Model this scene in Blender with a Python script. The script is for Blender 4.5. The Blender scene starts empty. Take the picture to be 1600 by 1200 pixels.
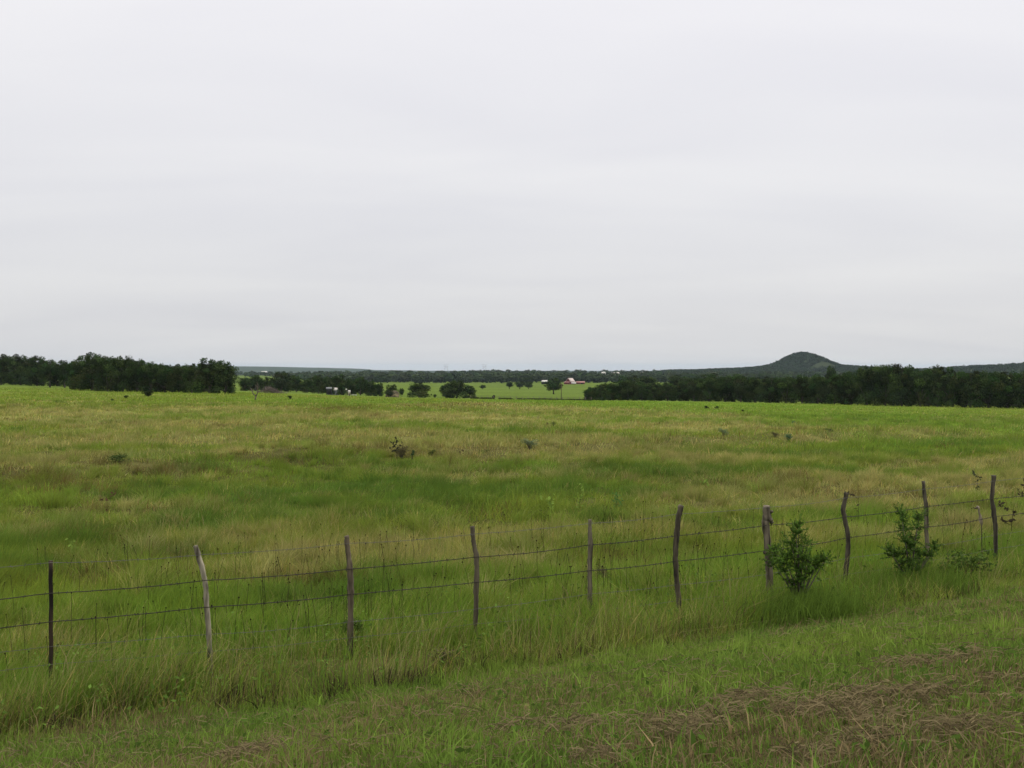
import bpy, math, random
import numpy as np
from mathutils import Vector

# ------------------------------------------------------------------ basics
F = 1556.0                    # focal length in photograph pixels (1600 wide)
HR = 575.0                    # row of the eye-level line
rng = np.random.default_rng(11)
random.seed(5)
scene = bpy.context.scene
col_main = scene.collection


def mesh_np(name, V, quads=None, tris=None, col=None, smooth=False):
    V = np.asarray(V, dtype=np.float32)
    me = bpy.data.meshes.new(name)
    q = np.zeros((0, 4), np.int32) if quads is None else np.asarray(quads, np.int32).reshape(-1, 4)
    t = np.zeros((0, 3), np.int32) if tris is None else np.asarray(tris, np.int32).reshape(-1, 3)
    loops = np.concatenate([q.ravel(), t.ravel()])
    starts = np.concatenate([np.arange(len(q)) * 4, len(q) * 4 + np.arange(len(t)) * 3]).astype(np.int32)
    me.vertices.add(len(V)); me.vertices.foreach_set('co', V.ravel())
    me.loops.add(len(loops)); me.loops.foreach_set('vertex_index', loops)
    me.polygons.add(len(starts)); me.polygons.foreach_set('loop_start', starts)
    if smooth:
        me.polygons.foreach_set('use_smooth', np.ones(len(starts), bool))
    if col is not None:
        a = me.color_attributes.new('Col', 'FLOAT_COLOR', 'POINT')
        c = np.ones((len(V), 4), np.float32); c[:, :3] = col
        a.data.foreach_set('color', c.ravel())
    me.update(calc_edges=True)
    return me


def link(name, me, mat=None, parent=None, loc=None):
    o = bpy.data.objects.new(name, me)
    col_main.objects.link(o)
    if mat is not None and me is not None and len(me.materials) == 0:
        me.materials.append(mat)
    if parent is not None:
        o.parent = parent
    if loc is not None:
        o.location = loc
    return o


def tag(o, label=None, cat=None, group=None, kind=None):
    if label: o['label'] = label
    if cat: o['category'] = cat
    if group: o['group'] = group
    if kind: o['kind'] = kind
    return o


def thing(name, label, cat, loc=(0, 0, 0), rz=0.0, group=None):
    o = bpy.data.objects.new(name, None)
    col_main.objects.link(o)
    o.empty_display_size = 0.3
    o.location = loc; o.rotation_euler = (0, 0, rz)
    return tag(o, label, cat, group)


class MB:
    """collects tubes, boxes and loose faces, with a colour per vertex"""
    def __init__(self):
        self.v = []; self.q = []; self.t = []; self.c = []

    def add(self, V, quads=(), tris=(), col=(1, 1, 1)):
        b = len(self.v)
        self.v += [tuple(p) for p in V]
        self.c += [tuple(col)] * len(V)
        self.q += [tuple(b + i for i in f) for f in quads]
        self.t += [tuple(b + i for i in f) for f in tris]

    def tube(self, pts, rad, n=7, col=(1, 1, 1), cap=True, wob=0.0):
        pts = [Vector(p) for p in pts]
        if not hasattr(rad, '__len__'): rad = [rad] * len(pts)
        V = []; Q = []; T = []
        ref = Vector((0.31, 0.95, 0.11))
        for i, p in enumerate(pts):
            d = (pts[min(i + 1, len(pts) - 1)] - pts[max(i - 1, 0)])
            d = d.normalized() if d.length > 1e-9 else Vector((0, 0, 1))
            a = d.cross(ref)
            if a.length < 1e-3: a = d.cross(Vector((1, 0, 0)))
            a.normalize(); b = d.cross(a)
            for k in range(n):
                an = 2 * math.pi * k / n
                r = rad[i] * (1 + wob * random.uniform(-1, 1))
                V.append(p + a * (math.cos(an) * r) + b * (math.sin(an) * r))
        for i in range(len(pts) - 1):
            for k in range(n):
                k2 = (k + 1) % n
                Q.append((i * n + k, i * n + k2, (i + 1) * n + k2, (i + 1) * n + k))
        if cap:
            V.append(pts[0]); V.append(pts[-1])
            e = len(V)
            m = (len(pts) - 1) * n
            for k in range(n):
                T.append((e - 2, (k + 1) % n, k)); T.append((e - 1, m + k, m + (k + 1) % n))
        self.add(V, Q, T, col)

    def box(self, c, s, col=(1, 1, 1)):
        x, y, z = c; a, b, d = s[0] / 2, s[1] / 2, s[2] / 2
        V = [(x + i * a, y + j * b, z + k * d) for i in (-1, 1) for j in (-1, 1) for k in (-1, 1)]
        self.add(V, [(0, 1, 3, 2), (4, 6, 7, 5), (0, 4, 5, 1), (2, 3, 7, 6), (0, 2, 6, 4), (1, 5, 7, 3)], (), col)

    def mesh(self, name, smooth=False):
        return mesh_np(name, np.array(self.v).reshape(-1, 3), self.q, self.t, np.array(self.c).reshape(-1, 3), smooth)


# ------------------------------------------------------------------ noise and terrain
def _h(ix, iy, s):
    n = (ix.astype(np.int64) * 374761393 + iy.astype(np.int64) * 668265263 + s * 144269) & 0xffffffff
    n = ((n ^ (n >> 13)) * 1274126177) & 0xffffffff
    n = ((n ^ (n >> 15)) * 2246822519 // 8) & 0xffffffff
    return ((n ^ (n >> 16)) & 0xffff) / 65535.0


def vnoise(x, y, s=0):
    x = np.asarray(x, float); y = np.asarray(y, float)
    ix = np.floor(x); iy = np.floor(y); fx = x - ix; fy = y - iy
    fx = fx * fx * (3 - 2 * fx); fy = fy * fy * (3 - 2 * fy)
    a = _h(ix, iy, s); b = _h(ix + 1, iy, s); c = _h(ix, iy + 1, s); d = _h(ix + 1, iy + 1, s)
    return (a * (1 - fx) + b * fx) * (1 - fy) + (c * (1 - fx) + d * fx) * fy


def fbm(x, y, s=0, o=3):
    r = 0; a = 0.5; t = 0
    for i in range(o):
        r = r + a * vnoise(x * 2 ** i + 17.3 * i, y * 2 ** i - 9.1 * i, s + i); t += a; a *= 0.5
    return r / t


def sstep(a, b, x):
    t = np.clip((x - a) / (b - a), 0, 1)
    return t * t * (3 - 2 * t)


TZ = np.array([20, 40, 70, 110, 170, 240, 300, 400, 500, 800, 1000, 1300, 1600, 2000, 4000, 8000, 16000], float)
TU = np.array([-.55, -.28, -.12, 0.0, .12, .30, .55])
TR = np.array([
    [276, 141, 84, 57, 41, 31, 24.5, 22, 21, 19, 18, 16, 14, 12, 9, 6, 4],
    [276, 142, 88, 60, 44, 38, 36, 34, 31, 26, 23, 19, 15, 12, 9, 6, 4],
    [276, 143, 89, 62, 50, 47.5, 46, 41, 36, 28, 25, 20, 14, 10, 8.5, 6, 4],
    [276, 144, 91, 65, 52, 50, 49, 45, 39, 30, 25.5, 20, 14, 10, 8, 6, 4],
    [276, 146, 94, 70, 56, 52.5, 51, 46, 40, 29, 25, 20, 14, 10, 8, 6, 4],
    [276, 148, 98, 76, 63, 57, 52, 46, 40, 28, 24, 19, 14, 10, 8, 6, 4],
    [276, 150, 102, 84, 72, 62, 52, 46, 40, 28, 24, 19, 14, 10, 8, 6, 4]], float)
_lz = np.linspace(math.log(20), math.log(16000), 240)
_tab = np.array([np.interp(_lz, np.log(TZ), np.log(row)) for row in TR])
_k = np.exp(-np.linspace(-2, 2, 13) ** 2); _k /= _k.sum()
_tab = np.array([np.convolve(np.pad(r, 6, mode='reflect', reflect_type='odd'), _k, 'valid') for r in _tab])
_fu = np.linspace(-.55, .55, 89)
_tab2 = np.array([np.interp(_fu, TU, _tab[:, j]) for j in range(_tab.shape[1])]).T
_k2 = np.exp(-np.linspace(-2, 2, 9) ** 2); _k2 /= _k2.sum()
_tab2 = np.array([np.convolve(np.pad(_tab2[:, j], 4, mode='reflect', reflect_type='odd'), _k2, 'valid') for j in range(_tab2.shape[1])]).T


def far_z(Z, u):
    Zc = np.clip(Z, 20, 16000); uc = np.clip(u, -.55, .55)
    fi = (uc + .55) / 1.1 * (len(_fu) - 1); fj = (np.log(Zc) - _lz[0]) / (_lz[-1] - _lz[0]) * (len(_lz) - 1)
    i = np.clip(fi.astype(int), 0, len(_fu) - 2); j = np.clip(fj.astype(int), 0, len(_lz) - 2)
    a = fi - i; b = fj - j
    r = (_tab2[i, j] * (1 - a) + _tab2[i + 1, j] * a) * (1 - b) + (_tab2[i, j + 1] * (1 - a) + _tab2[i + 1, j + 1] * a) * b
    return -np.exp(r) / F * Zc


NX, NY = -0.458, 0.889           # normal of the fence line (distance from the camera's foot)
BD = np.array([-50, 0, 2.5, 4.45, 7, 9.4, 10.2, 11.1, 14, 20, 400], float)
BZ = np.array([-1.6, -1.6, -1.70, -2.0, -2.62, -3.24, -3.40, -3.40, -3.44, -3.52, -3.55], float)


def ground(X, Y, micro=True):
    X = np.asarray(X, float); Y = np.asarray(Y, float)
    d = NX * X + NY * Y
    zb = np.interp(d, BD, BZ)
    Zs = np.where(Y > 1, Y, np.abs(Y) + 1)
    zf = far_z(Y, X / np.maximum(Zs, 1.0))
    w = sstep(14, 26, d) * sstep(8, 22, Y)
    z = zb * (1 - w) + zf * w
    # low terrace across the pasture
    u = np.clip(X / np.maximum(Y, 5), -.6, .6)
    zc = np.interp(u, [-.55, -.38, -.19, 0, .13, .32, .55], [30, 35, 40, 44, 48, 57, 66])
    z = z + 0.38 * np.exp(-((Y - zc) / np.where(Y < zc, 1.6, 7.0)) ** 2) * sstep(12, 20, d)
    if micro:
        near = sstep(3, 6, d)
        z = z + (fbm(X * .9, Y * .9, 3) - .5) * (.14 + .22 * sstep(10, 14, d)) * near * (1 - sstep(90, 160, Y))
        z = z + (fbm(X * .13, Y * .13, 9) - .5) * 0.45 * sstep(11, 20, d) * (1 - .6 * sstep(120, 300, Y))
    return z


def gz(X, Y):
    return float(ground(np.array([X]), np.array([Y]))[0])


def px2g(c, r):
    """the point of the ground that the photograph shows at column c, row r"""
    u = (c - 800) / F
    Z = np.exp(np.linspace(math.log(3.5), math.log(3000), 3000))
    rr = -ground(u * Z, Z, False) / Z * F + HR
    k = np.argmax(rr <= r)
    return u * Z[k], Z[k]


def pz(c, r, Z):
    """a point at depth Z"""
    return ((c - 800) / F * Z, Z, (HR - r) / F * Z)


# ------------------------------------------------------------------ where the pasture is dry, lush or brown
def blob(c, r, rx, ry):
    X, Z = px2g(c, r)
    _, Z0 = px2g(c, r + ry); _, Z1 = px2g(c, r - ry)
    return (X, Z, rx / F * Z, max((Z1 - Z0) / 2, .15))


P_TAN = [blob(*a) for a in [
    (480, 880, 110, 22), (620, 862, 150, 26), (800, 845, 170, 22), (960, 838, 130, 16), (420, 908, 110, 14),
    (1150, 790, 150, 14), (1350, 782, 130, 12), (1480, 765, 150, 12), (1560, 728, 120, 8), (150, 690, 190, 10), (60, 648, 150, 9),
    (300, 668, 160, 7), (640, 652, 190, 6), (1050, 668, 160, 6), (900, 690, 150, 6), (700, 700, 220, 6), (1250, 690, 90, 6), (80, 720, 150, 10),
    (560, 682, 170, 6), (1120, 720, 140, 6), (350, 640, 130, 4), (860, 640, 160, 4), (1060, 650, 100, 3), (760, 632, 60, 3)]]
P_BROWN = [blob(*a) for a in [
    (60, 750, 120, 14), (90, 775, 90, 8), (620, 712, 120, 7), (420, 722, 110, 7), (240, 735, 150, 9), (740, 725, 50, 8), (1040, 694, 60, 4), (1240, 676, 60, 3),
    (790, 708, 90, 5), (740, 632, 50, 2.5), (660, 634, 50, 2), (540, 642, 40, 4), (480, 915, 90, 8), (1000, 880, 70, 8), (200, 912, 90, 8), (1380, 775, 80, 5)]]
P_DEEP = [blob(*a) for a in [
    (100, 850, 130, 25), (330, 815, 150, 16), (470, 805, 120, 14), (600, 775, 150, 16), (720, 790, 120, 14), (860, 770, 150, 18), (60, 900, 90, 14),
    (180, 716, 40, 6), (940, 742, 110, 10), (1100, 740, 130, 8), (1220, 712, 80, 5), (640, 740, 120, 6), (300, 770, 120, 10), (1060, 690, 60, 3)]]
P_LUSH = [blob(*a) for a in [
    (1300, 650, 330, 12), (1100, 632, 260, 6), (900, 630, 180, 4), (380, 790, 220, 12), (780, 735, 70, 9), (600, 940, 260, 40), (900, 920, 200, 30),
    (1040, 900, 140, 20), (520, 628, 160, 4), (330, 650, 160, 4), (980, 660, 120, 4), (450, 980, 140, 30), (1330, 820, 120, 12), (1500, 700, 200, 10)]]
P_THATCH = [blob(*a) for a in [
    (900, 1140, 60, 10), (1120, 1165, 100, 10), (1380, 1105, 100, 10), (1000, 1195, 120, 8), (1360, 1190, 120, 8), (760, 1195, 60, 6),    (1000, 1125, 70, 10), (1180, 1105, 60, 8), (1400, 1135, 90, 10), (700, 1170, 60, 8), (1080, 1185, 90, 10), (1530, 1150, 70, 8), (1240, 1190, 70, 8),
    (1080, 1120, 120, 16), (1300, 1122, 140, 18), (1180, 1150, 150, 16), (830, 1155, 90, 16), (780, 1130, 60, 10), (1480, 1040, 90, 10), (1560, 1060, 80, 12),
    (390, 1192, 60, 8), (920, 1175, 120, 14), (1320, 1170, 120, 12), (1440, 1095, 120, 9), (900, 1108, 60, 6), (1540, 1110, 80, 10), (480, 1090, 50, 6)]]


def pw(X, Y, L, warp=.5, s=0):
    dx = (fbm(X * .5, Y * .5, 40 + s) - .5); dy = (fbm(X * .5, Y * .5, 50 + s) - .5)
    out = np.zeros_like(X)
    for (a, b, ra, rb) in L:
        q = ((X - a) / ra + dx * warp * 2) ** 2 + ((Y - b) / rb + dy * warp * 2) ** 2
        m = q < 6
        out[m] = np.maximum(out[m], np.exp(-q[m] * .9))
    return out


C_GREEN = np.array([.192, .258, .040]); C_LUSH = np.array([.178, .280, .040]); C_DEEP = np.array([.110, .190, .032])
C_TAN = np.array([.360, .325, .130]); C_BROWN = np.array([.155, .122, .046]); C_FAR = np.array([.102, .150, .032])


def field(X, Y):
    """shares of dry, brown, deep and lush growth at a place"""
    st = fbm(X * .11, Y * .30, 21, 4); st2 = fbm(X * .5, Y * .8, 27, 3); big = fbm(X * .03, Y * .06, 33, 3)
    dry = np.clip(.21 + (st - .5) * 2.2 + (st2 - .5) * 1.8 + (big - .5) * .8, 0, 1)
    far = sstep(85, 190, Y)
    dry = dry * (1 - .6 * far)
    deep = np.clip((fbm(X * .45, Y * .7, 61, 4) - .52) * 4.5, 0, 1) * (1 - far)
    lush = np.clip((fbm(X * .2, Y * .4, 71, 3) - .45) * 2.5, 0, 1) + .1 * far
    t = pw(X, Y, P_TAN); b = pw(X, Y, P_BROWN, s=1); dp = pw(X, Y, P_DEEP, s=2); lu = pw(X, Y, P_LUSH, s=3)
    dry = np.clip(dry * (1 - .85 * np.maximum(dp, lu)) + .95 * t, 0, .95)
    deep = np.clip(deep * (1 - t) + .9 * dp, 0, 1)
    lush = np.clip(lush * (1 - t) + lu, 0, 1)
    brown = np.clip(.65 * b + np.clip((fbm(X * .25, Y * .5, 81, 3) - .64) * 2.5, 0, .4) * (1 - far), 0, .9)
    return dry, brown, deep, lush


def mean_col(X, Y):
    dry, brown, deep, lush = field(X, Y)
    g = C_GREEN + (C_LUSH - C_GREEN) * lush[:, None]
    g = g + (C_DEEP - g) * deep[:, None]
    g = g + (C_TAN - g) * dry[:, None] * .75
    return g + (C_BROWN - g) * brown[:, None] * .8


def blade_col(X, Y, k=None):
    n = len(X)
    dry, brown, deep, lush = field(X, Y)
    g = C_GREEN + (C_LUSH - C_GREEN) * lush[:, None]
    g = g + (C_DEEP - g) * deep[:, None]
    soft = rng.uniform(0, .5, n)
    g = g + (C_TAN - g) * (dry * soft)[:, None]
    r = rng.random(n)
    isd = r < dry * .75
    g[isd] = C_TAN * rng.uniform(.8, 1.25, (isd.sum(), 1)) + 0.4 * (g[isd] - C_TAN) * rng.random((isd.sum(), 1))
    isb = rng.random(n) < brown * .75
    g[isb] = C_BROWN * rng.uniform(.7, 1.25, (isb.sum(), 1))
    if k is not None:
        k2 = (k * 7.31) % 1.0
        g = g * (.68 + .64 * k[:, None]) * np.stack([.90 + .2 * k2, np.ones(n), 1.1 - .25 * k2], 1)
    return np.clip(g * rng.uniform(.75, 1.25, (n, 1)) * (1 + rng.uniform(-.08, .08, (n, 3))), .005, .9)


# ------------------------------------------------------------------ materials
def new_mat(name):
    m = bpy.data.materials.new(name); m.use_nodes = True
    nt = m.node_tree
    for n in list(nt.nodes): nt.nodes.remove(n)
    out = nt.nodes.new('ShaderNodeOutputMaterial')
    return m, nt, out


def leaf_mat(name, trans=.35, rough_gloss=0.0, scale=1.0):
    m, nt, out = new_mat(name)
    a = nt.nodes.new('ShaderNodeAttribute'); a.attribute_name = 'Col'
    no = nt.nodes.new('ShaderNodeTexNoise'); no.inputs['Scale'].default_value = 6.0 * scale
    hs = nt.nodes.new('ShaderNodeMixRGB'); hs.blend_type = 'MULTIPLY'; hs.inputs[0].default_value = .0
    nt.links.new(a.outputs['Color'], hs.inputs[1]); nt.links.new(no.outputs['Color'], hs.inputs[2])
    br = nt.nodes.new('ShaderNodeBrightContrast'); br.inputs['Bright'].default_value = 0.0
    nt.links.new(hs.outputs[0], br.inputs['Color'])
    d = nt.nodes.new('ShaderNodeBsdfDiffuse'); t = nt.nodes.new('ShaderNodeBsdfTranslucent')
    mx = nt.nodes.new('ShaderNodeMixShader'); mx.inputs[0].default_value = trans
    nt.links.new(br.outputs[0], d.inputs['Color']); nt.links.new(br.outputs[0], t.inputs['Color'])
    nt.links.new(d.outputs[0], mx.inputs[1]); nt.links.new(t.outputs[0], mx.inputs[2])
    nt.links.new(mx.outputs[0], out.inputs['Surface'])
    return m


def solid_mat(name, c, c2=None, scale=8.0, rough=.85, bump=.0, stretch=(1, 1, 1), attr=False, detail=5):
    m, nt, out = new_mat(name)
    p = nt.nodes.new('ShaderNodeBsdfPrincipled'); p.inputs['Roughness'].default_value = rough
    tc = nt.nodes.new('ShaderNodeTexCoord'); mp = nt.nodes.new('ShaderNodeMapping')
    mp.inputs['Scale'].default_value = stretch
    no = nt.nodes.new('ShaderNodeTexNoise'); no.inputs['Scale'].default_value = scale; no.inputs['Detail'].default_value = detail
    nt.links.new(tc.outputs['Object'], mp.inputs[0]); nt.links.new(mp.outputs[0], no.inputs['Vector'])
    cr = nt.nodes.new('ShaderNodeValToRGB')
    c2 = c2 or tuple(x * .6 for x in c)
    cr.color_ramp.elements[0].position = .35; cr.color_ramp.elements[1].position = .68
    cr.color_ramp.elements[0].color = (*c2, 1); cr.color_ramp.elements[1].color = (*c, 1)
    nt.links.new(no.outputs['Fac'], cr.inputs[0])
    src = cr.outputs[0]
    if attr:
        a = nt.nodes.new('ShaderNodeAttribute'); a.attribute_name = 'Col'
        mu = nt.nodes.new('ShaderNodeMixRGB'); mu.blend_type = 'MULTIPLY'; mu.inputs[0].default_value = 1
        nt.links.new(src, mu.inputs[1]); nt.links.new(a.outputs['Color'], mu.inputs[2]); src = mu.outputs[0]
    nt.links.new(src, p.inputs['Base Color'])
    if bump:
        b = nt.nodes.new('ShaderNodeBump'); b.inputs['Strength'].default_value = bump; b.inputs['Distance'].default_value = .01
        nt.links.new(no.outputs['Fac'], b.inputs['Height']); nt.links.new(b.outputs[0], p.inputs['Normal'])
    nt.links.new(p.outputs[0], out.inputs['Surface'])
    return m


def ground_mat():
    m, nt, out = new_mat('pasture ground')
    p = nt.nodes.new('ShaderNodeBsdfDiffuse')
    a = nt.nodes.new('ShaderNodeAttribute'); a.attribute_name = 'Col'
    tc = nt.nodes.new('ShaderNodeTexCoord')
    acc = a.outputs['Color']
    for sc, lo, hi in ((.25, .80, 1.18), (1.7, .75, 1.2), (14, .7, 1.25)):
        no = nt.nodes.new('ShaderNodeTexNoise'); no.inputs['Scale'].default_value = sc; no.inputs['Detail'].default_value = 6
        nt.links.new(tc.outputs['Object'], no.inputs['Vector'])
        mr = nt.nodes.new('ShaderNodeMapRange'); mr.inputs['From Min'].default_value = .3; mr.inputs['From Max'].default_value = .7
        mr.inputs['To Min'].default_value = lo; mr.inputs['To Max'].default_value = hi
        nt.links.new(no.outputs['Fac'], mr.inputs[0])
        v = nt.nodes.new('ShaderNodeVectorMath'); v.operation = 'SCALE'
        nt.links.new(acc, v.inputs[0]); nt.links.new(mr.outputs[0], v.inputs['Scale']); acc = v.outputs[0]
    nt.links.new(acc, p.inputs['Color'])
    nt.links.new(p.outputs[0], out.inputs['Surface'])
    return m


M_GRASS = leaf_mat('grass blades', .40)
M_CROWN = leaf_mat('tree leaves', .18, scale=.2)
M_SHRUB = leaf_mat('shrub leaves', .22, scale=3)
M_GROUND = ground_mat()
M_BARK = solid_mat('oak bark', (.13, .11, .09), (.05, .042, .035), 6, .95, .4, (1, 1, .25))
M_POST = solid_mat('weathered cedar', (1.12, 1.07, .92), (.14, .125, .095), 19, .95, 1.0, (1, 1, .13), attr=True)
M_WIRE = solid_mat('rusty wire', (.034, .026, .020), (.016, .012, .010), 30, .8)
M_WIREG = solid_mat('dull galvanised wire', (.12, .12, .11), (.06, .06, .055), 30, .6)
M_DEAD = solid_mat('dead wood', (.16, .125, .11), (.07, .055, .05), 5, .95)
M_STEM = solid_mat('weed stems', (.10, .085, .05), (.06, .05, .03), 8, .95)

# ------------------------------------------------------------------ ground sheet
def build_ground():
    ang = np.concatenate([np.linspace(math.radians(50), math.radians(130), 420),
                          np.linspace(math.radians(130), math.radians(410), 140)[1:-1]])
    rad = np.exp(np.linspace(math.log(.6), math.log(15500), 470))
    A, R = np.meshgrid(ang, rad)
    X = (np.cos(A) * R).ravel(); Y = (np.sin(A) * R).ravel()
    Z = ground(X, Y)
    n, m = len(ang), len(rad)
    idx = np.arange(n * m).reshape(m, n)
    i2 = np.roll(idx, -1, axis=1)
    q = np.stack([idx[:-1], i2[:-1], i2[1:], idx[1:]], -1).reshape(-1, 4)
    V = np.stack([X, Y, Z], 1)
    V = np.vstack([V, [[0, 0, gz(0, 0)]]])
    t = np.stack([np.full(n, n * m), idx[0], i2[0]], 1)
    X = V[:, 0]; Y = V[:, 1]
    c = mean_col(X, Y)
    d = NX * X + NY * Y
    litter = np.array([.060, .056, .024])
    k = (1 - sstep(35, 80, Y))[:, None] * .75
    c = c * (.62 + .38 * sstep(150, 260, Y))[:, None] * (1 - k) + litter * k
    fr = sstep(180, 330, np.hypot(X, Y))[:, None]
    bands = .85 + .3 * fbm(X * .006, Y * .02, 91, 3)
    c = c * (1 - fr) + (C_FAR * bands[:, None]) * fr
    th = pw(X, Y, P_THATCH, .6, 5)[:, None]
    c = c * (1 - th * .8) + np.array([.085, .064, .038]) * th * .8
    fo = sstep(1700, 2600, np.hypot(X, Y))[:, None]
    wood = np.clip(fbm(X * .004, Y * .004, 95, 4) * 2.2 - .4, 0, 1)[:, None]
    c = c * (1 - fo) + (np.array([.022, .036, .020]) * wood + np.array([.038, .052, .026]) * (1 - wood)) * fo
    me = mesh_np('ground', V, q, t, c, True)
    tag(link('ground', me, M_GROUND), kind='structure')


build_ground()

# ------------------------------------------------------------------ grass
def blades(name, X, Y, h, w, c, lean=.35, bend=.5, sink=.02, label=None, cat='grass', windx=.25, mat=None, ex=None):
    n = len(X)
    z = ground(X, Y) - sink
    phi = rng.uniform(0, math.pi, n)
    psi = rng.uniform(0, 2 * math.pi, n)
    lean_n = (fbm(X * .6, Y * .6, 101, 2) - .5) * 2
    b = h * np.abs(rng.normal(0, bend, n))
    l = h * rng.normal(0, lean, n) * .5
    dx = np.cos(psi) * (b + l) + h * (windx + .6 * lean_n) * .5
    dy = np.sin(psi) * (b + l) + h * .25 * lean_n
    if ex is not None:
        dx = dx + ex[0]; dy = dy + ex[1]
    w = np.where(rng.random(n) < .1, w * 2.0, w)
    hh = h / np.sqrt(1 + (dx * dx + dy * dy) / (h * h) * .6)
    wx = np.cos(phi) * w / 2; wy = np.sin(phi) * w / 2
    V = np.empty((n, 5, 3), np.float32)
    V[:, 0] = np.stack([X - wx, Y - wy, z], 1); V[:, 1] = np.stack([X + wx, Y + wy, z], 1)
    mx = X + dx * .32; my = Y + dy * .32; mz = z + hh * .58
    V[:, 2] = np.stack([mx - wx * .8, my - wy * .8, mz], 1); V[:, 3] = np.stack([mx + wx * .8, my + wy * .8, mz], 1)
    V[:, 4] = np.stack([X + dx, Y + dy, z + hh], 1)
    base = np.arange(n)[:, None] * 5
    q = base + np.array([[0, 1, 3, 2]]); t = base + np.array([[2, 3, 4]])
    me = mesh_np(name, V.reshape(-1, 3), q, t, np.repeat(c, 5, axis=0))
    return tag(link(name, me, mat or M_GRASS), label, cat, kind='stuff')


def sector(n, z0, z1, um, p=1.0):
    """random ground points: more of them near"""
    t = rng.random(n)
    if abs(p) < 1e-6:
        Z = z0 * (z1 / z0) ** t
    else:
        Z = (z0 ** p + t * (z1 ** p - z0 ** p)) ** (1 / p)
    U = rng.uniform(-um, um, n)
    return U * Z, Z


def clumped(n, z0, z1, um, p, per, rad):
    m = max(n // per, 1)
    cx, cy = sector(m, z0, z1, um, p)
    X = np.repeat(cx, per); Y = np.repeat(cy, per)
    r = rad * (1 if np.isscalar(rad) else 1)
    return X + rng.normal(0, r, m * per), Y + rng.normal(0, r, m * per), np.repeat(rng.random(m), per)


def leaf_quads(C, N, S, elong=1.0):
    n = len(C)
    r = rng.normal(size=(n, 3))
    T = np.cross(N, r); T /= np.linalg.norm(T, axis=1)[:, None] + 1e-9
    B = np.cross(N, T)
    s = S[:, None]
    V = np.stack([C - T * s * elong, C - B * s * .7, C + T * s * elong, C + B * s * .7], 1)
    q = np.arange(n)[:, None] * 4 + np.arange(4)[None]
    return V.reshape(-1, 3), q


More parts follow.
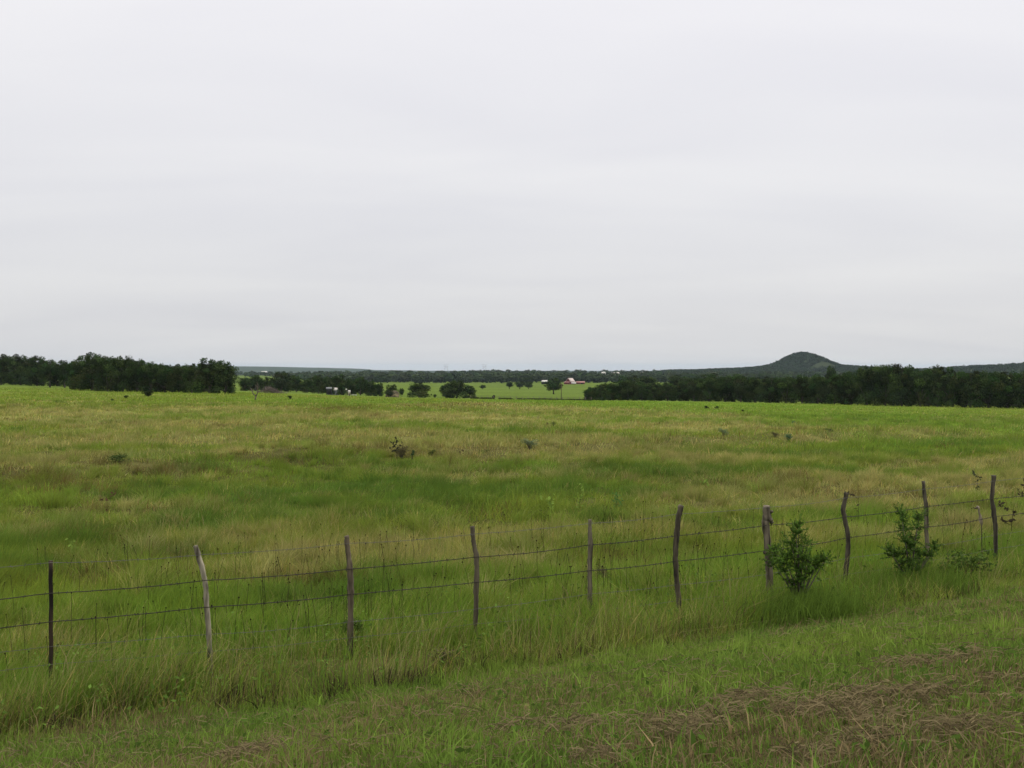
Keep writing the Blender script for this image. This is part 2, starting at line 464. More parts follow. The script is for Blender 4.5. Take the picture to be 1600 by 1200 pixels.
def build_grass():
    # mown verge between the road and the tall growth
    X, Y, k = clumped(420000, 3.2, 19, .72, 1.0, 12, .05)
    d = NX * X + NY * Y + (fbm(X * .55, Y * .55, 111, 4) - .5) * 2.0
    th = pw(X, Y, P_THATCH, .6, 5)
    m = (d < 9.75) & (d > 1.2) & (rng.random(len(X)) > th * .45 * np.clip((fbm(X * 2.1, Y * 2.6, 141, 4) - .46) * 5, 0, 1.5))
    X, Y, d, k, th = X[m], Y[m], d[m], k[m], th[m]
    n = len(X)
    patch = fbm(X * .7, Y * .7, 121, 3)
    h = (.035 + .06 * rng.random(n) + .06 * np.clip(patch - .45, 0, 1)) * (.7 + .6 * ((k * 5.3) % 1.0)) * (1 + 1.6 * (k > .975)) * (1 + .7 * sstep(8.6, 9.7, d))
    g = np.array([.122, .205, .036]) + (np.array([.170, .248, .044]) - np.array([.122, .205, .036])) * np.clip((patch - .3) * 2.2, 0, 1)[:, None]
    dryp = np.clip(.08 + (fbm(X * .5, Y * .5, 131, 3) - .5) * 1.6 + .12 * th, .04, .6)
    isd = rng.random(n) < dryp
    g[isd] = np.array([.22, .17, .09]) * rng.uniform(.65, 1.2, (isd.sum(), 1))
    g = g * rng.uniform(.7, 1.3, (n, 1)) * (.65 + .7 * k[:, None])
    blades('verge_grass', X, Y, h, rng.uniform(.004, .009, n), g, .5, .6, .01,
           'short mown green grass with dry straws on the roadside verge in front of the fence', 'grass', .1)
    # cut grass lying in mats
    X, Y = sector(330000, 3.4, 17, .72, 1.0)
    th = pw(X, Y, P_THATCH, .6, 5)
    d = NX * X + NY * Y
    tex = fbm(X * 2.1, Y * 2.6, 141, 4)
    m = (d < 9.4) & (rng.random(len(X)) < np.clip((th - .15) * 1.6, 0, 1) * np.clip((tex - .50) * 6, 0, 1) * .6 + .035)
    X, Y = X[m], Y[m]; n = len(X)
    c = np.array([.255, .210, .118]) * rng.uniform(.25, 1.15, (n, 1))
    L = rng.uniform(.05, .17, n); ph = rng.normal(.15, .9, n); w = rng.uniform(.002, .0045, n)
    z0 = ground(X, Y) + rng.uniform(.0, .055, n) * np.clip((tex[m] - .3) * 3, .2, 1.2) + .012
    dx = np.cos(ph) * L / 2; dy = np.sin(ph) * L / 2
    tz = rng.normal(0, .025, n); arch = rng.uniform(0, .03, n)
    px = -np.sin(ph) * w; py = np.cos(ph) * w
    V = np.empty((n, 6, 3), np.float32)
    V[:, 0] = np.stack([X - dx, Y - dy, z0 - tz], 1); V[:, 1] = np.stack([X - dx + px, Y - dy + py, z0 - tz + w], 1)
    V[:, 2] = np.stack([X + px * 1, Y + py * 1, z0 + arch], 1); V[:, 3] = np.stack([X + px * 2, Y + py * 2, z0 + arch + w], 1)
    V[:, 4] = np.stack([X + dx, Y + dy, z0 + tz], 1); V[:, 5] = np.stack([X + dx + px, Y + dy + py, z0 + tz + w], 1)
    b = np.arange(n)[:, None] * 6
    q = np.concatenate([b + np.array([[0, 2, 3, 1]]), b + np.array([[2, 4, 5, 3]])])
    tag(link('grass_clippings', mesh_np('grass_clippings', V.reshape(-1, 3), q, None, np.repeat(c, 6, 0)), M_GRASS),
        'brown mats of dry cut grass lying on the roadside verge', 'cut grass', kind='stuff')
    # tall uncut growth along and just behind the fence
    X, Y, k = clumped(470000, 7.0, 21, .70, .9, 22, .085)
    d = NX * X + NY * Y + (fbm(X * .55, Y * .55, 111, 4) - .5) * 2.0
    m = (d > 9.45) & ~((vnoise(X * 1.1, Y * 1.1, 191) < .36) & (d < 10.9) & (rng.random(len(X)) < .8))
    X, Y, d, k = X[m], Y[m], d[m], k[m]; n = len(X)
    tus = fbm(X * .8, Y * .8, 151, 3)
    edge = np.exp(-((d - 10.7) / 1.1) ** 2); rise = sstep(9.3, 10.3, d)
    h = (.15 + .14 * rng.random(n) + .26 * np.clip(tus - .4, 0, 1) + .17 * np.exp(-((d - 10.25) / .6) ** 2)) * (.55 + .9 * ((k * 3.7) % 1.0)) * (.45 + .55 * rise)
    c = blade_col(X, Y, k)
    lushm = np.array([.150, .250, .034])
    c = np.where((rng.random(n) < .7 * np.exp(-((d - 11.6) / 1.9) ** 2))[:, None], lushm * rng.uniform(.65, 1.3, (n, 1)) * (.7 + .6 * k[:, None]), c)
    isd = rng.random(n) < .06 * edge
    c[isd] = np.array([.28, .25, .10]) * rng.uniform(.7, 1.15, (isd.sum(), 1))
    h[isd] *= 1.25
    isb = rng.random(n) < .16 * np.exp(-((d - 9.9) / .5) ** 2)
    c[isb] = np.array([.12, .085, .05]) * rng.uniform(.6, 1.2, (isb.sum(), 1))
    blades('fence_line_grass', X, Y, h, rng.uniform(.004, .008, n), c, .45, .5, .02,
           'tall uncut green grass growing along and just behind the barbed wire fence', 'grass', .3)
    # dense front of the tall growth, with withered stems coloured as shade low down
    X, Y, k = clumped(150000, 7.0, 19, .70, .9, 14, .06)
    d = NX * X + NY * Y + (fbm(X * .55, Y * .55, 111, 4) - .5) * 2.0
    gap = vnoise(X * 1.1, Y * 1.1, 191)
    m = (d > 9.9) & (d < 10.9) & (gap > .30); X, Y, k = X[m], Y[m], k[m]; n = len(X)
    c = np.array([.120, .205, .032]) * rng.uniform(.6, 1.3, (n, 1)) * (.7 + .6 * k[:, None])
    br = rng.random(n) < .10
    c[br] = np.array([.17, .13, .06]) * rng.uniform(.5, 1.2, (br.sum(), 1))
    blades('fence_line_grass', X, Y, rng.uniform(.22, .50, n) * (.6 + .6 * k), rng.uniform(.004, .008, n), c, .5, .5, .02,
           'thick front edge of the uncut grass where the mown verge ends', 'grass', .25)
    X, Y, k = clumped(60000, 7.0, 19, .70, .9, 16, .10)  # added withered stems; their dark colour stands in for shade under the grass edge
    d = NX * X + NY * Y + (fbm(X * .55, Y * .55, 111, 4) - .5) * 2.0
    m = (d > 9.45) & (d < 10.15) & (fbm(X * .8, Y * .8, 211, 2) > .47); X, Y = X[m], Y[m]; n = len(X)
    blades('shade_growth', X, Y, rng.uniform(.08, .28, n), rng.uniform(.006, .014, n), np.array([.060, .050, .028]) * rng.uniform(.4, 1.3, (n, 1)), .6, .9, .01,
           'withered stems coloured dark as painted shade at the foot of the uncut grass', 'dark stems', .1)
    # pasture, near, middle and far
    for nm, num, z0, z1, p, per, rad, w0, w1, h0, lab in (
            ('pasture_grass', 320000, 19, 45, .8, 20, .15, .008, .015, .22, 'knee-high green and tan grass in the nearer half of the pasture'),
            ('pasture_grass', 270000, 43, 105, .6, 16, .30, .018, .034, .24, 'streaky tan and green grass in the middle of the pasture'),
            ('pasture_grass', 200000, 100, 250, .5, 8, .8, .05, .11, .24, 'short bright green grass at the far end of the pasture')):
        X, Y, k = clumped(num, z0, z1, .66, p, per, rad)
        if z0 == 19:
            m = (NX * X + NY * Y) > 13.5; X, Y, k = X[m], Y[m], k[m]
        n = len(X)
        tus = fbm(X * .7, Y * .55, 161, 3)
        dry, brown, deep, lush = field(X, Y)
        h = h0 * (.45 + .5 * rng.random(n) + 1.9 * np.clip(tus - .42, 0, 1) + .35 * deep) * (.45 + 1.0 * ((k * 3.7) % 1.0))
        blades(nm, X, Y, h, rng.uniform(w0, w1, n), blade_col(X, Y, k), .45, .85, .03, lab, 'grass', .35)
    # tussocks: dense tufts that splay outwards from one root
    for num, z0, z1, per, r0, r1, h0, h1, w0, w1, p, lab in ((2300, 12.5, 46, 110, .10, .26, .30, .58, .006, .012, .9, 'rounded grass tussocks standing out of the nearer pasture'),
                                                  (3400, 44, 120, 42, .22, .55, .34, .62, .018, .034, .7, 'rounded grass tussocks dotting the middle pasture')):
        tx, ty = sector(num, z0, z1, .62, p)
        d = NX * tx + NY * ty
        cl = fbm(tx * .16, ty * .22, 201, 3)
        m = (d > 12) & (rng.random(num) < np.clip((cl - .3) * 3.2, .12, 1)); tx, ty = tx[m], ty[m]; nt_ = len(tx)
        sz = rng.random(nt_) ** 1.6
        X0 = np.repeat(tx, per); Y0 = np.repeat(ty, per); sz = np.repeat(sz, per); n = len(X0)
        a = rng.uniform(0, 2 * math.pi, n); r = np.sqrt(rng.random(n))
        rad = r0 + (r1 - r0) * sz
        h = (h0 + (h1 - h0) * sz) * rng.uniform(.6, 1.1, n)
        c = np.repeat(blade_col(tx, ty), per, axis=0) * np.repeat(rng.uniform(.62, 1.15, (nt_, 1)), per, axis=0)
        c = .55 * c + .45 * blade_col(X0, Y0)
        blades('grass_tussocks', X0 + np.cos(a) * r * rad, Y0 + np.sin(a) * r * rad, h, rng.uniform(w0, w1, n), c, .25, .3, .02, lab, 'grass', .2,
               ex=(np.cos(a) * r * h * .75, np.sin(a) * r * h * .75))
    # pale arching straws in front of the fence
    X, Y, k = clumped(2600, 8.2, 16, .6, 1, 26, .12)
    d = NX * X + NY * Y
    m = (d > 9.7) & (d < 11.2); X, Y = X[m], Y[m]; n = len(X)
    blades('straw_tufts', X, Y, rng.uniform(.5, .95, n), rng.uniform(.004, .006, n), np.array([.31, .29, .12]) * rng.uniform(.7, 1.1, (n, 1)), .5, .8, .02,
           'pale arching straws leaning out of the tall grass under the fence', 'straw', .5)
    # broad-leaved weeds low in the growth
    X, Y, k = clumped(9000, 4.5, 18, .6, .9, 9, .09)
    d = NX * X + NY * Y
    hi = (d > 9.6) & (d < 12.5)
    m = (hi | ((d < 9.6) & (d > 2.5) & (k < .35))); X, Y, k, hi = X[m], Y[m], k[m], hi[m]; n = len(X)
    P = np.stack([X, Y, ground(X, Y) + np.where(hi, rng.uniform(.08, .40, n), rng.uniform(.02, .08, n))], 1)
    N = rng.normal(0, .55, (n, 3)) + np.array([0, -.3, 1]); N /= np.linalg.norm(N, axis=1)[:, None]
    V, q = leaf_quads(P, N, rng.uniform(.010, .024, n), 1.5)
    cc = np.array([.100, .172, .034]) * (.6 + .9 * k[:, None]) * rng.uniform(.75, 1.25, (n, 1))
    tag(link('broadleaf_weeds', mesh_np('broadleaf_weeds', V, q, None, np.repeat(cc, 4, 0)), M_GRASS),
        'small broad-leaved weeds scattered low in the verge and under the fence', 'weeds', kind='stuff')
    # tufts round the feet of the junipers
    fx, fy = [], []
    for (c, r, Z) in ((1252, 955, 13.15), (1425, 918, 14.65)):
        fx.append(rng.normal((c - 800) / F * Z, .42, 5000)); fy.append(rng.normal(Z, .28, 5000))
    X = np.concatenate(fx); Y = np.concatenate(fy); n = len(X)
    blades('fence_line_grass', X, Y, rng.uniform(.18, .50, n), rng.uniform(.004, .008, n), np.array([.125, .205, .034]) * rng.uniform(.55, 1.3, (n, 1)), .45, .5, .02,
           'green grass tufts round the feet of the two junipers', 'grass', .3)
    # dark dried flower heads on thin stalks
    X, Y, k = clumped(760, 10.5, 21, .55, .7, 4, .6)
    d = NX * X + NY * Y
    m = (d > 11.3) & (d < 18); X, Y = X[m], Y[m]
    n = len(X); h = rng.uniform(.40, .75, n); z = ground(X, Y)
    mb = MB()
    for i in range(n):
        lx, ly = rng.normal(0, .06, 2)
        top = (X[i] + lx, Y[i] + ly, z[i] + h[i])
        mb.tube([(X[i], Y[i], z[i] - .02), (X[i] + lx * .4, Y[i] + ly * .4, z[i] + h[i] * .6), top], [.003, .0028, .0026], 3, (.06, .06, .03), False)
        r = random.uniform(.006, .0125)
        a, b, cc = top
        mb.add([(a, b, cc - r), (a + r, b, cc), (a, b + r, cc), (a - r, b, cc), (a, b - r, cc), (a, b, cc + r * 1.5)], (),
               [(0, 2, 1), (0, 3, 2), (0, 4, 3), (0, 1, 4), (5, 1, 2), (5, 2, 3), (5, 3, 4), (5, 4, 1)], (.028, .018, .014))
    tag(link('seed_heads', mb.mesh('seed_heads'), M_GRASS), 'dark dried flower heads on thin stalks scattered through the grass behind the fence',
        'seed heads', kind='stuff')


build_grass()

# ------------------------------------------------------------------ leaves and trees
def lobe_leaves(lobes, per, size, base, var=.25, hue=.12, solid=.35):
    """lobes: (centre, radii).  Leaves spread through each lobe, denser at its skin; every lobe has its own tint."""
    Cs, Ns, Ss, cols = [], [], [], []
    for (c, r) in lobes:
        r = np.array(r, float); n = int(per * (r.mean() ** 1.6))
        v = rng.normal(size=(n, 3)); v /= np.linalg.norm(v, axis=1)[:, None]
        rad = np.where(rng.random(n) < solid, rng.random(n) ** .5, rng.uniform(.72, 1.12, n))
        bump = .8 + .45 * vnoise(v[:, 0] * 2.3 + c[0] * 3, v[:, 1] * 2.3 + v[:, 2] * 3.1 + c[2] * 2, 7)
        Cs.append(np.array(c) + v * r * (rad * bump)[:, None])
        nn = v + rng.normal(0, .75, (n, 3)) + np.array([0, 0, .35]); nn /= np.linalg.norm(nn, axis=1)[:, None]
        Ns.append(nn); Ss.append(size * rng.uniform(.6, 1.35, n))
        tint = np.array(base) * (1 + rng.uniform(-var, var)) * (1 + rng.uniform(-hue, hue, 3))
        cols.append(np.clip(tint * rng.uniform(.7, 1.3, (n, 1)), .004, .6))
    V, q = leaf_quads(np.concatenate(Cs), np.concatenate(Ns), np.concatenate(Ss))
    return V, q, np.repeat(np.concatenate(cols), 4, axis=0)


def oak_proto(kind):
    """a tree one unit wide and one unit tall, as crown and trunk meshes"""
    R = random
    base = (.040, .064, .022)
    lobes = []
    if kind == 'wood':               # skirted to the ground
        z0, n = .09, 30
    elif kind == 'field':            # clear trunk
        z0, n = .30, 26
    elif kind == 'tall':
        z0, n = .25, 24
    else:                            # cedar
        z0, n = .06, 18
    for i in range(n):
        t = (i + R.random()) / n
        a = i * 2.399 + R.uniform(-.5, .5)
        if kind == 'cedar':
            z = .10 + .80 * t; rr = .36 * (1 - t) ** .7 + .03
            s = .15 * (1 - t * .5) + .02
            rr *= R.uniform(.5, 1)
            lobes.append(((math.cos(a) * rr, math.sin(a) * rr, z), (s * 1.1, s * 1.1, s * 1.1)))
        else:
            z = z0 + (.90 - z0) * t ** .85
            env = math.sqrt(max(0.05, 1 - ((t - .36) / .70) ** 2))
            rr = .36 * env * R.uniform(.45, 1.1)
            s = R.choice((R.uniform(.07, .11), R.uniform(.11, .19))) * (1.05 - .3 * t)
            lobes.append(((math.cos(a) * rr, math.sin(a) * rr, z + R.uniform(-.04, .05)), (s * 1.15, s * 1.15, s * R.uniform(.75, 1.0))))
    if kind != 'cedar':
        for i in range(5):
            a = R.uniform(0, 6.28)
            lobes.append(((math.cos(a) * .1, math.sin(a) * .1, R.uniform(.35, .7)), (.2, .2, .17)))
    if kind == 'wood':
        for i in range(3):
            a = i * 2.1 + R.uniform(-.4, .4); s = R.uniform(.09, .14)
            lobes.append(((math.cos(a) * .30, math.sin(a) * .30, R.uniform(.05, .13)), (s, s, s * .9)))
    V, q, c = lobe_leaves(lobes, 4300, .0215, base, .6, .18)
    crown = mesh_np('crown', V, q, None, c)
    mb = MB()
    lean = R.uniform(-.04, .04)
    top = z0 + .16 if kind != 'cedar' else .8
    mb.tube([(0, 0, -.04), (lean * .3, 0, z0 * .5), (lean, .01, z0 + .05), (lean * 1.3, .02, top)], [.040, .030, .026, .012], 8, wob=.08)
    if kind != 'cedar':
        for i in range(6):
            c0 = lobes[R.randrange(len(lobes))][0]
            s = Vector((lean, .01, z0 * R.uniform(.75, 1.2)))
            e = Vector(c0); mid = s.lerp(e, .5) + Vector((0, 0, R.uniform(0, .05)))
            mb.tube([s, mid, e], [.018, .012, .005], 6)
    return crown, mb.mesh('trunk', True)


PROTO = {k: [oak_proto(k) for _ in range(n)] for k, n in (('wood', 7), ('field', 4), ('tall', 2), ('cedar', 2))}


def tree(c, Z, top, wpx, label, kind='wood', name='oak_tree', group=None, base_row=None, depth=None):
    X = (c - 800) / F * Z
    z = gz(X, Z) if base_row is None else (HR - base_row) / F * Z
    H = (HR - top) / F * Z - z
    W = wpx / F * Z
    t = thing(name, label, 'tree', (X, Z, z), random.uniform(0, 6.28), group)
    t.scale = (W / .95, (depth or W) / .95, H / .985)
    cr, tr = random.choice(PROTO[kind])
    link('crown', cr, M_CROWN, t); link('trunk', tr, M_BARK, t)
    return t


def nth(i):
    w = ['first', 'second', 'third', 'fourth', 'fifth', 'sixth', 'seventh', 'eighth', 'ninth', 'tenth', 'eleventh', 'twelfth', 'thirteenth',
         'fourteenth', 'fifteenth', 'sixteenth', 'seventeenth', 'eighteenth', 'nineteenth', 'twentieth', 'twenty-first', 'twenty-second',
         'twenty-third', 'twenty-fourth', 'twenty-fifth', 'twenty-sixth', 'twenty-seventh', 'twenty-eighth', 'twenty-ninth', 'thirtieth',
         'thirty-first', 'thirty-second', 'thirty-third', 'thirty-fourth', 'thirty-fifth', 'thirty-sixth']
    return w[i]


def shape_word(wpx, hpx):
    return 'low spreading' if wpx > hpx * 1.25 else ('tall rounded' if hpx > 56 else 'rounded')


def build_trees():
    # ---- wood on the left
    L = [(-30, 551, 46, 300), (2, 551, 44, 300), (32, 552, 42, 300), (58, 554, 36, 290), (78, 562, 34, 270), (101, 562, 36, 270), (122, 560, 38, 235),
         (143, 548, 52, 225), (168, 554, 46, 222), (192, 556, 46, 220), (214, 560, 44, 218), (236, 565, 42, 216), (258, 567, 42, 214), (279, 567, 38, 214),
         (300, 566, 36, 212), (327, 559, 54, 205), (352, 563, 44, 208)]
    for i, (c, tp, w, Z) in enumerate(L):
        kind = 'field' if c in (78, 101) else 'wood'
        tree(c, Z, tp, w, f'{shape_word(w, 608 - tp)} dark oak, {nth(i)} from the left along the left-hand wood', kind, group='oaks along the left-hand wood')
    for i in range(len(L) - 1):
        a, b = L[i], L[i + 1]
        c = (a[0] + b[0]) / 2
        tree(c, max(a[3], b[3]) + random.uniform(18, 30), (a[1] + b[1]) / 2 + random.uniform(1, 5), 44,
             f'oak crown showing behind the {nth(i)} and {nth(i + 1)} oaks of the left-hand wood', 'wood', group='oaks at the back of the left-hand wood')
    # ---- wood on the right
    R_ = [(924, 604, 22, 275), (940, 600, 26, 280), (958, 597, 30, 284), (981, 593, 36, 288), (1003, 596, 30, 286), (1022, 598, 30, 284), (1043, 597, 34, 282),
          (1063, 594, 36, 280), (1085, 591, 36, 278), (1108, 588, 38, 274), (1133, 586, 40, 270), (1158, 587, 38, 266), (1180, 590, 36, 262), (1203, 587, 40, 258),
          (1228, 586, 42, 256), (1253, 585, 40, 254), (1278, 584, 40, 250), (1304, 584, 42, 246), (1330, 578, 44, 240), (1355, 571, 50, 236), (1384, 566, 54, 232),
          (1410, 567, 52, 229), (1438, 576, 48, 226), (1464, 571, 46, 224), (1489, 577, 48, 222), (1516, 578, 50, 220), (1545, 578, 52, 220), (1575, 579, 54, 220),
          (1604, 578, 54, 222), (1634, 577, 54, 224)]
    for i, (c, tp, w, Z) in enumerate(R_):
        tree(c, Z, tp, w, f'{shape_word(w, 634 - tp)} dark oak, {nth(i)} from the left along the right-hand wood', 'wood', group='oaks along the right-hand wood')
    for i in range(len(R_) - 1):
        a, b = R_[i], R_[i + 1]
        tree((a[0] + b[0]) / 2, max(a[3], b[3]) + random.uniform(16, 34), (a[1] + b[1]) / 2 + random.uniform(-1, 3), 46,
             f'oak crown showing behind the {nth(i)} and {nth(i + 1)} oaks of the right-hand wood', 'wood', group='oaks at the back of the right-hand wood')
    tree(1298, 285, 571, 22, 'slender tree with a small crown standing above the right-hand wood, below the butte', 'field', group=None)
    tree(1463, 262, 567, 26, 'thin pointed tree top rising above the right-hand wood, right of its tallest oaks', 'tall')
    for k, (c, tp, w, Z) in enumerate([(1010, 588, 60, 380), (1060, 584, 62, 400), (1110, 582, 60, 410), (1150, 583, 60, 390), (985, 586, 44, 420)]):
        tree(c, Z, tp, w, f'paler green tree beyond the right-hand wood, its crown {nth(k)} in the row behind' if k < 4 else
             'light green tree above the left tip of the right-hand wood', 'wood', group='trees beyond the right-hand wood')
    # ---- grove round the farmstead, left of centre
    G = [(382, 589, 20, 330), (399, 585, 26, 345), (418, 588, 20, 350), (440, 580, 40, 372), (463, 587, 24, 362), (480, 591, 20, 345), (498, 584, 24, 325),
         (511, 588, 16, 320), (529, 584, 28, 330), (549, 591, 18, 322), (563, 588, 26, 318), (580, 594, 20, 312), (593, 598, 16, 308)]
    for i, (c, tp, w, Z) in enumerate(G):
        tree(c, Z, tp, w, f'dark oak, {nth(i)} from the left in the grove round the pale farm sheds', 'field' if i % 3 == 1 else 'wood', group='oaks round the farm sheds')
    for i in range(0, len(G) - 1):
        a, b = G[i], G[i + 1]
        tree((a[0] + b[0]) / 2, a[3] + 45, (a[1] + b[1]) / 2 + random.uniform(1, 7), 30, f'oak behind the {nth(i)} and {nth(i + 1)} oaks of the grove round the farm sheds', 'wood',
             group='oaks at the back of the farm grove')
    # ---- trees standing by themselves in the middle distance
    tree(516, 288, 598, 17, 'low dark oak standing in front of the pale-roofed grey shed', 'wood')
    tree(533, 286, 597, 17, 'low dark oak between the pale-roofed grey shed and the cream hut', 'wood')
    tree(655, 300, 597, 42, 'bushy dark tree reaching the ground, left of the spreading oak in mid pasture', 'wood')
    tree(713, 305, 594, 44, 'broad dark oak with ragged low limbs standing alone in mid pasture', 'wood')
    tree(733, 318, 601, 28, 'smaller ragged oak joined to the right side of the broad mid-pasture oak', 'wood')
    tree(697, 330, 599, 26, 'oak crown touching the left side of the broad mid-pasture oak', 'field')
    tree(865, 470, 590, 33, 'round oak with a clear trunk in the green field below the red barn', 'field')
    tree(613, 318, 600, 24, 'rounded green tree directly behind the tan hay heap', 'wood')
    tree(628, 316, 606, 9, 'small green tree between the hay heap and the bushy dark tree', 'field')
    tree(754, 640, 601, 12, 'small pale tree alone in the far green field', 'field')
    tree(796, 680, 596, 14, 'small round tree at the left end of the trio in the far field', 'field')
    tree(812, 670, 595, 20, 'widest oak of the trio in the far field', 'field')
    tree(826, 676, 596, 16, 'round oak at the right end of the trio in the far field', 'field')
    tree(917, 285, 608, 10, 'small shrubby tree at the left tip of the right-hand wood', 'wood')


build_trees()


def far_crowns(specs, name, label, cat='wood', per=46, base=(.036, .055, .022), kind='stuff'):
    """specs: rows of X, Y, z, width, height; every crown a clump of leaf faces over a short stem"""
    Vs, Qs, Cs = [], [], []; off = 0
    for (X, Y, z, W, H) in specs:
        n = per
        v = rng.normal(size=(n, 3)); v /= np.linalg.norm(v, axis=1)[:, None]
        v[:, 2] = np.where(v[:, 2] < -.75, -v[:, 2], v[:, 2])
        rr = rng.uniform(.55, 1.05, n)[:, None]
        P = np.array([X, Y, z + H * .52]) + v * rr * np.array([W / 2, W / 2, H * .5])
        N = v + rng.normal(0, .5, (n, 3)) + np.array([0, 0, .3]); N /= np.linalg.norm(N, axis=1)[:, None]
        V, q = leaf_quads(P, N, rng.uniform(.10, .22, n) * (W + H) * .5)
        tint = np.array(base) * rng.uniform(.7, 1.35) * (1 + rng.uniform(-.12, .12, 3))
        Vs.append(V); Qs.append(q + off); off += len(V)
        Cs.append(np.repeat(np.clip(tint * rng.uniform(.75, 1.25, (n, 1)), .004, .5), 4, 0))
    me = mesh_np(name, np.concatenate(Vs), np.concatenate(Qs), None, np.concatenate(Cs))
    return me


# single trees of the distant belt, beyond the valley fields
def build_belt():
    protos = []
    for k in range(6):
        protos.append(far_crowns([(0, 0, 0, 1, 1)], 'distant tree', '', per=230))
        # smaller leaf faces for a crown a dozen pixels wide
    for i in range(72):
        c = 556 + i * 9.0 + random.uniform(-4, 4)
        Z = random.uniform(1060, 1160)
        if 838 < c < 918: Z = random.uniform(1100, 1200)
        X = (c - 800) / F * Z; z = gz(X, Z)
        H = random.uniform(7, 11); W = random.uniform(10, 16)
        o = link('distant_tree', protos[i % 6], M_CROWN, None, (X, Z, z - .4))
        o.scale = (W, W, H); o.rotation_euler = (0, 0, random.uniform(0, 6.28))
        tag(o, 'small dark rounded tree at the front of the distant belt beyond the fields', 'tree', 'trees at the front of the distant belt')
    specs = []
    for (z0, z1, n, c0, c1) in ((1220, 1340, 130, 470, 1250), (1400, 1560, 160, 430, 1300), (1600, 1900, 210, 380, 1340), (2000, 2700, 260, 360, 1500)):
        for i in range(n):
            c = random.uniform(c0, c1); Z = random.uniform(z0, z1)
            if 926 < c < 985 and Z < 1900 and random.random() < .55: continue
            X = (c - 800) / F * Z
            clump = vnoise(np.array([c * .03]), np.array([Z * .01]), 5)[0]
            H = random.uniform(5.5, 9) + 6 * max(0, clump - .45); W = random.uniform(9, 17)
            specs.append((X, Z, gz(X, Z) - .5, W, H))
    me = far_crowns(specs, 'distant_wood', '', per=60)
    tag(link('distant_wood', me, M_CROWN), 'hazy mass of dark trees along the skyline behind the distant belt', 'wood', kind='stuff')


build_belt()

# ------------------------------------------------------------------ hills
def hill(name, prof, Zc, front, back, mat, low, seed, wood_n=0, wood_label='', span=None, rough=1.0):
    cs = np.array([p[0] for p in prof], float); rs = np.array([p[1] for p in prof], float)
    cols = np.linspace(cs[0], cs[-1], 260); t = np.linspace(-1, 1, 44)
    rows = np.interp(cols, cs, rs)
    k = np.exp(-np.linspace(-1.5, 1.5, 7) ** 2); k /= k.sum()
    rows = np.convolve(np.pad(rows, 3, mode='edge'), k, 'valid')

    def zz(c, tt):
        crest = (HR - np.interp(c, cols, rows)) / F * Zc
        Z = Zc + np.where(tt < 0, tt * front, tt * back)
        X = (c - 800) / F * Zc
        g = ground(X, Z, False)
        prof_t = np.clip(1 - np.abs(tt) ** 1.6, 0, 1)
        z = g - 2 + np.maximum(crest - g + 2, 0) * prof_t
        z = z + (fbm(X / 60, Z / 60, seed) - .5) * 3 * rough * (1 - np.abs(tt)) * np.clip(np.abs(tt) * 4, 0, 1)
        return X, Z, z
    C, T = np.meshgrid(cols, t)
    X, Z, z = zz(C.ravel(), T.ravel())
    idx = np.arange(len(cols) * len(t)).reshape(len(t), len(cols))
    q = np.stack([idx[:-1, :-1], idx[:-1, 1:], idx[1:, 1:], idx[1:, :-1]], -1).reshape(-1, 4)
    wood = np.clip(fbm(X / 45, Z / 45, seed + 3, 4) * 2.6 - .75, 0, 1)[:, None]
    col = np.array(low) * (1 - wood) + np.array([.034, .052, .022]) * wood
    me = mesh_np(name, np.stack([X, Z, z], 1), q, None, col, True)
    tag(link(name, me, M_GROUND), kind='structure')
    if wood_n:
        c = rng.uniform(cols[0], cols[-1], wood_n); tt = rng.uniform(-.95, .35, wood_n)
        X, Z, z = zz(c, tt)
        dens = fbm(X / 45, Z / 45, seed + 3, 4) + .25 * (np.abs(tt) < .25)
        m = dens > .36
        specs = [(a, b, d - .6, random.uniform(6, 12), random.uniform(4, 7.5)) for a, b, d in zip(X[m], Z[m], z[m])]
        tag(link('hill_wood', far_crowns(specs, 'hill_wood', '', per=34, base=(.024, .042, .019)), M_CROWN), wood_label, 'wood', kind='stuff')


hill('butte', [(1040, 582), (1090, 581), (1140, 579), (1160, 578.5), (1175, 577.5), (1200, 574.5), (1216, 570.5), (1225, 567), (1237, 559.3), (1245, 554.5), (1250, 553.5), (1259, 553.5),
               (1266, 557), (1275, 563.5), (1283, 567.7), (1294, 571.2), (1306, 573), (1325, 574.5), (1340, 575.5), (1400, 580), (1460, 582)], 2200, 260, 260, None, (.036, .048, .024), 300,
     5200, 'dark scrub oaks covering the cone-shaped butte above the right-hand wood')
hill('wooded_ridge', [(1330, 583), (1400, 581), (1450, 580), (1480, 579), (1500, 576.5), (1520, 575), (1545, 574), (1565, 574), (1585, 572), (1605, 571), (1650, 568.5),
                      (1720, 573)], 1900, 220, 260, None, (.045, .056, .028), 310, 1500, 'dark scrub oaks on the low ridge at the right edge')
hill('far_ridge', [(150, 574), (300, 571.5), (370, 572.2), (430, 573), (480, 574.2), (540, 575.5), (558, 576), (572, 578), (640, 578.8), (690, 580), (740, 582), (800, 584)],
     7200, 1500, 1500, None, (.026, .040, .024), 320, rough=3)

# ------------------------------------------------------------------ barbed wire fence
def fence_Z(c):
    return 1.0 / (0.0990 - (c - 77) * (0.0391 / 1478))


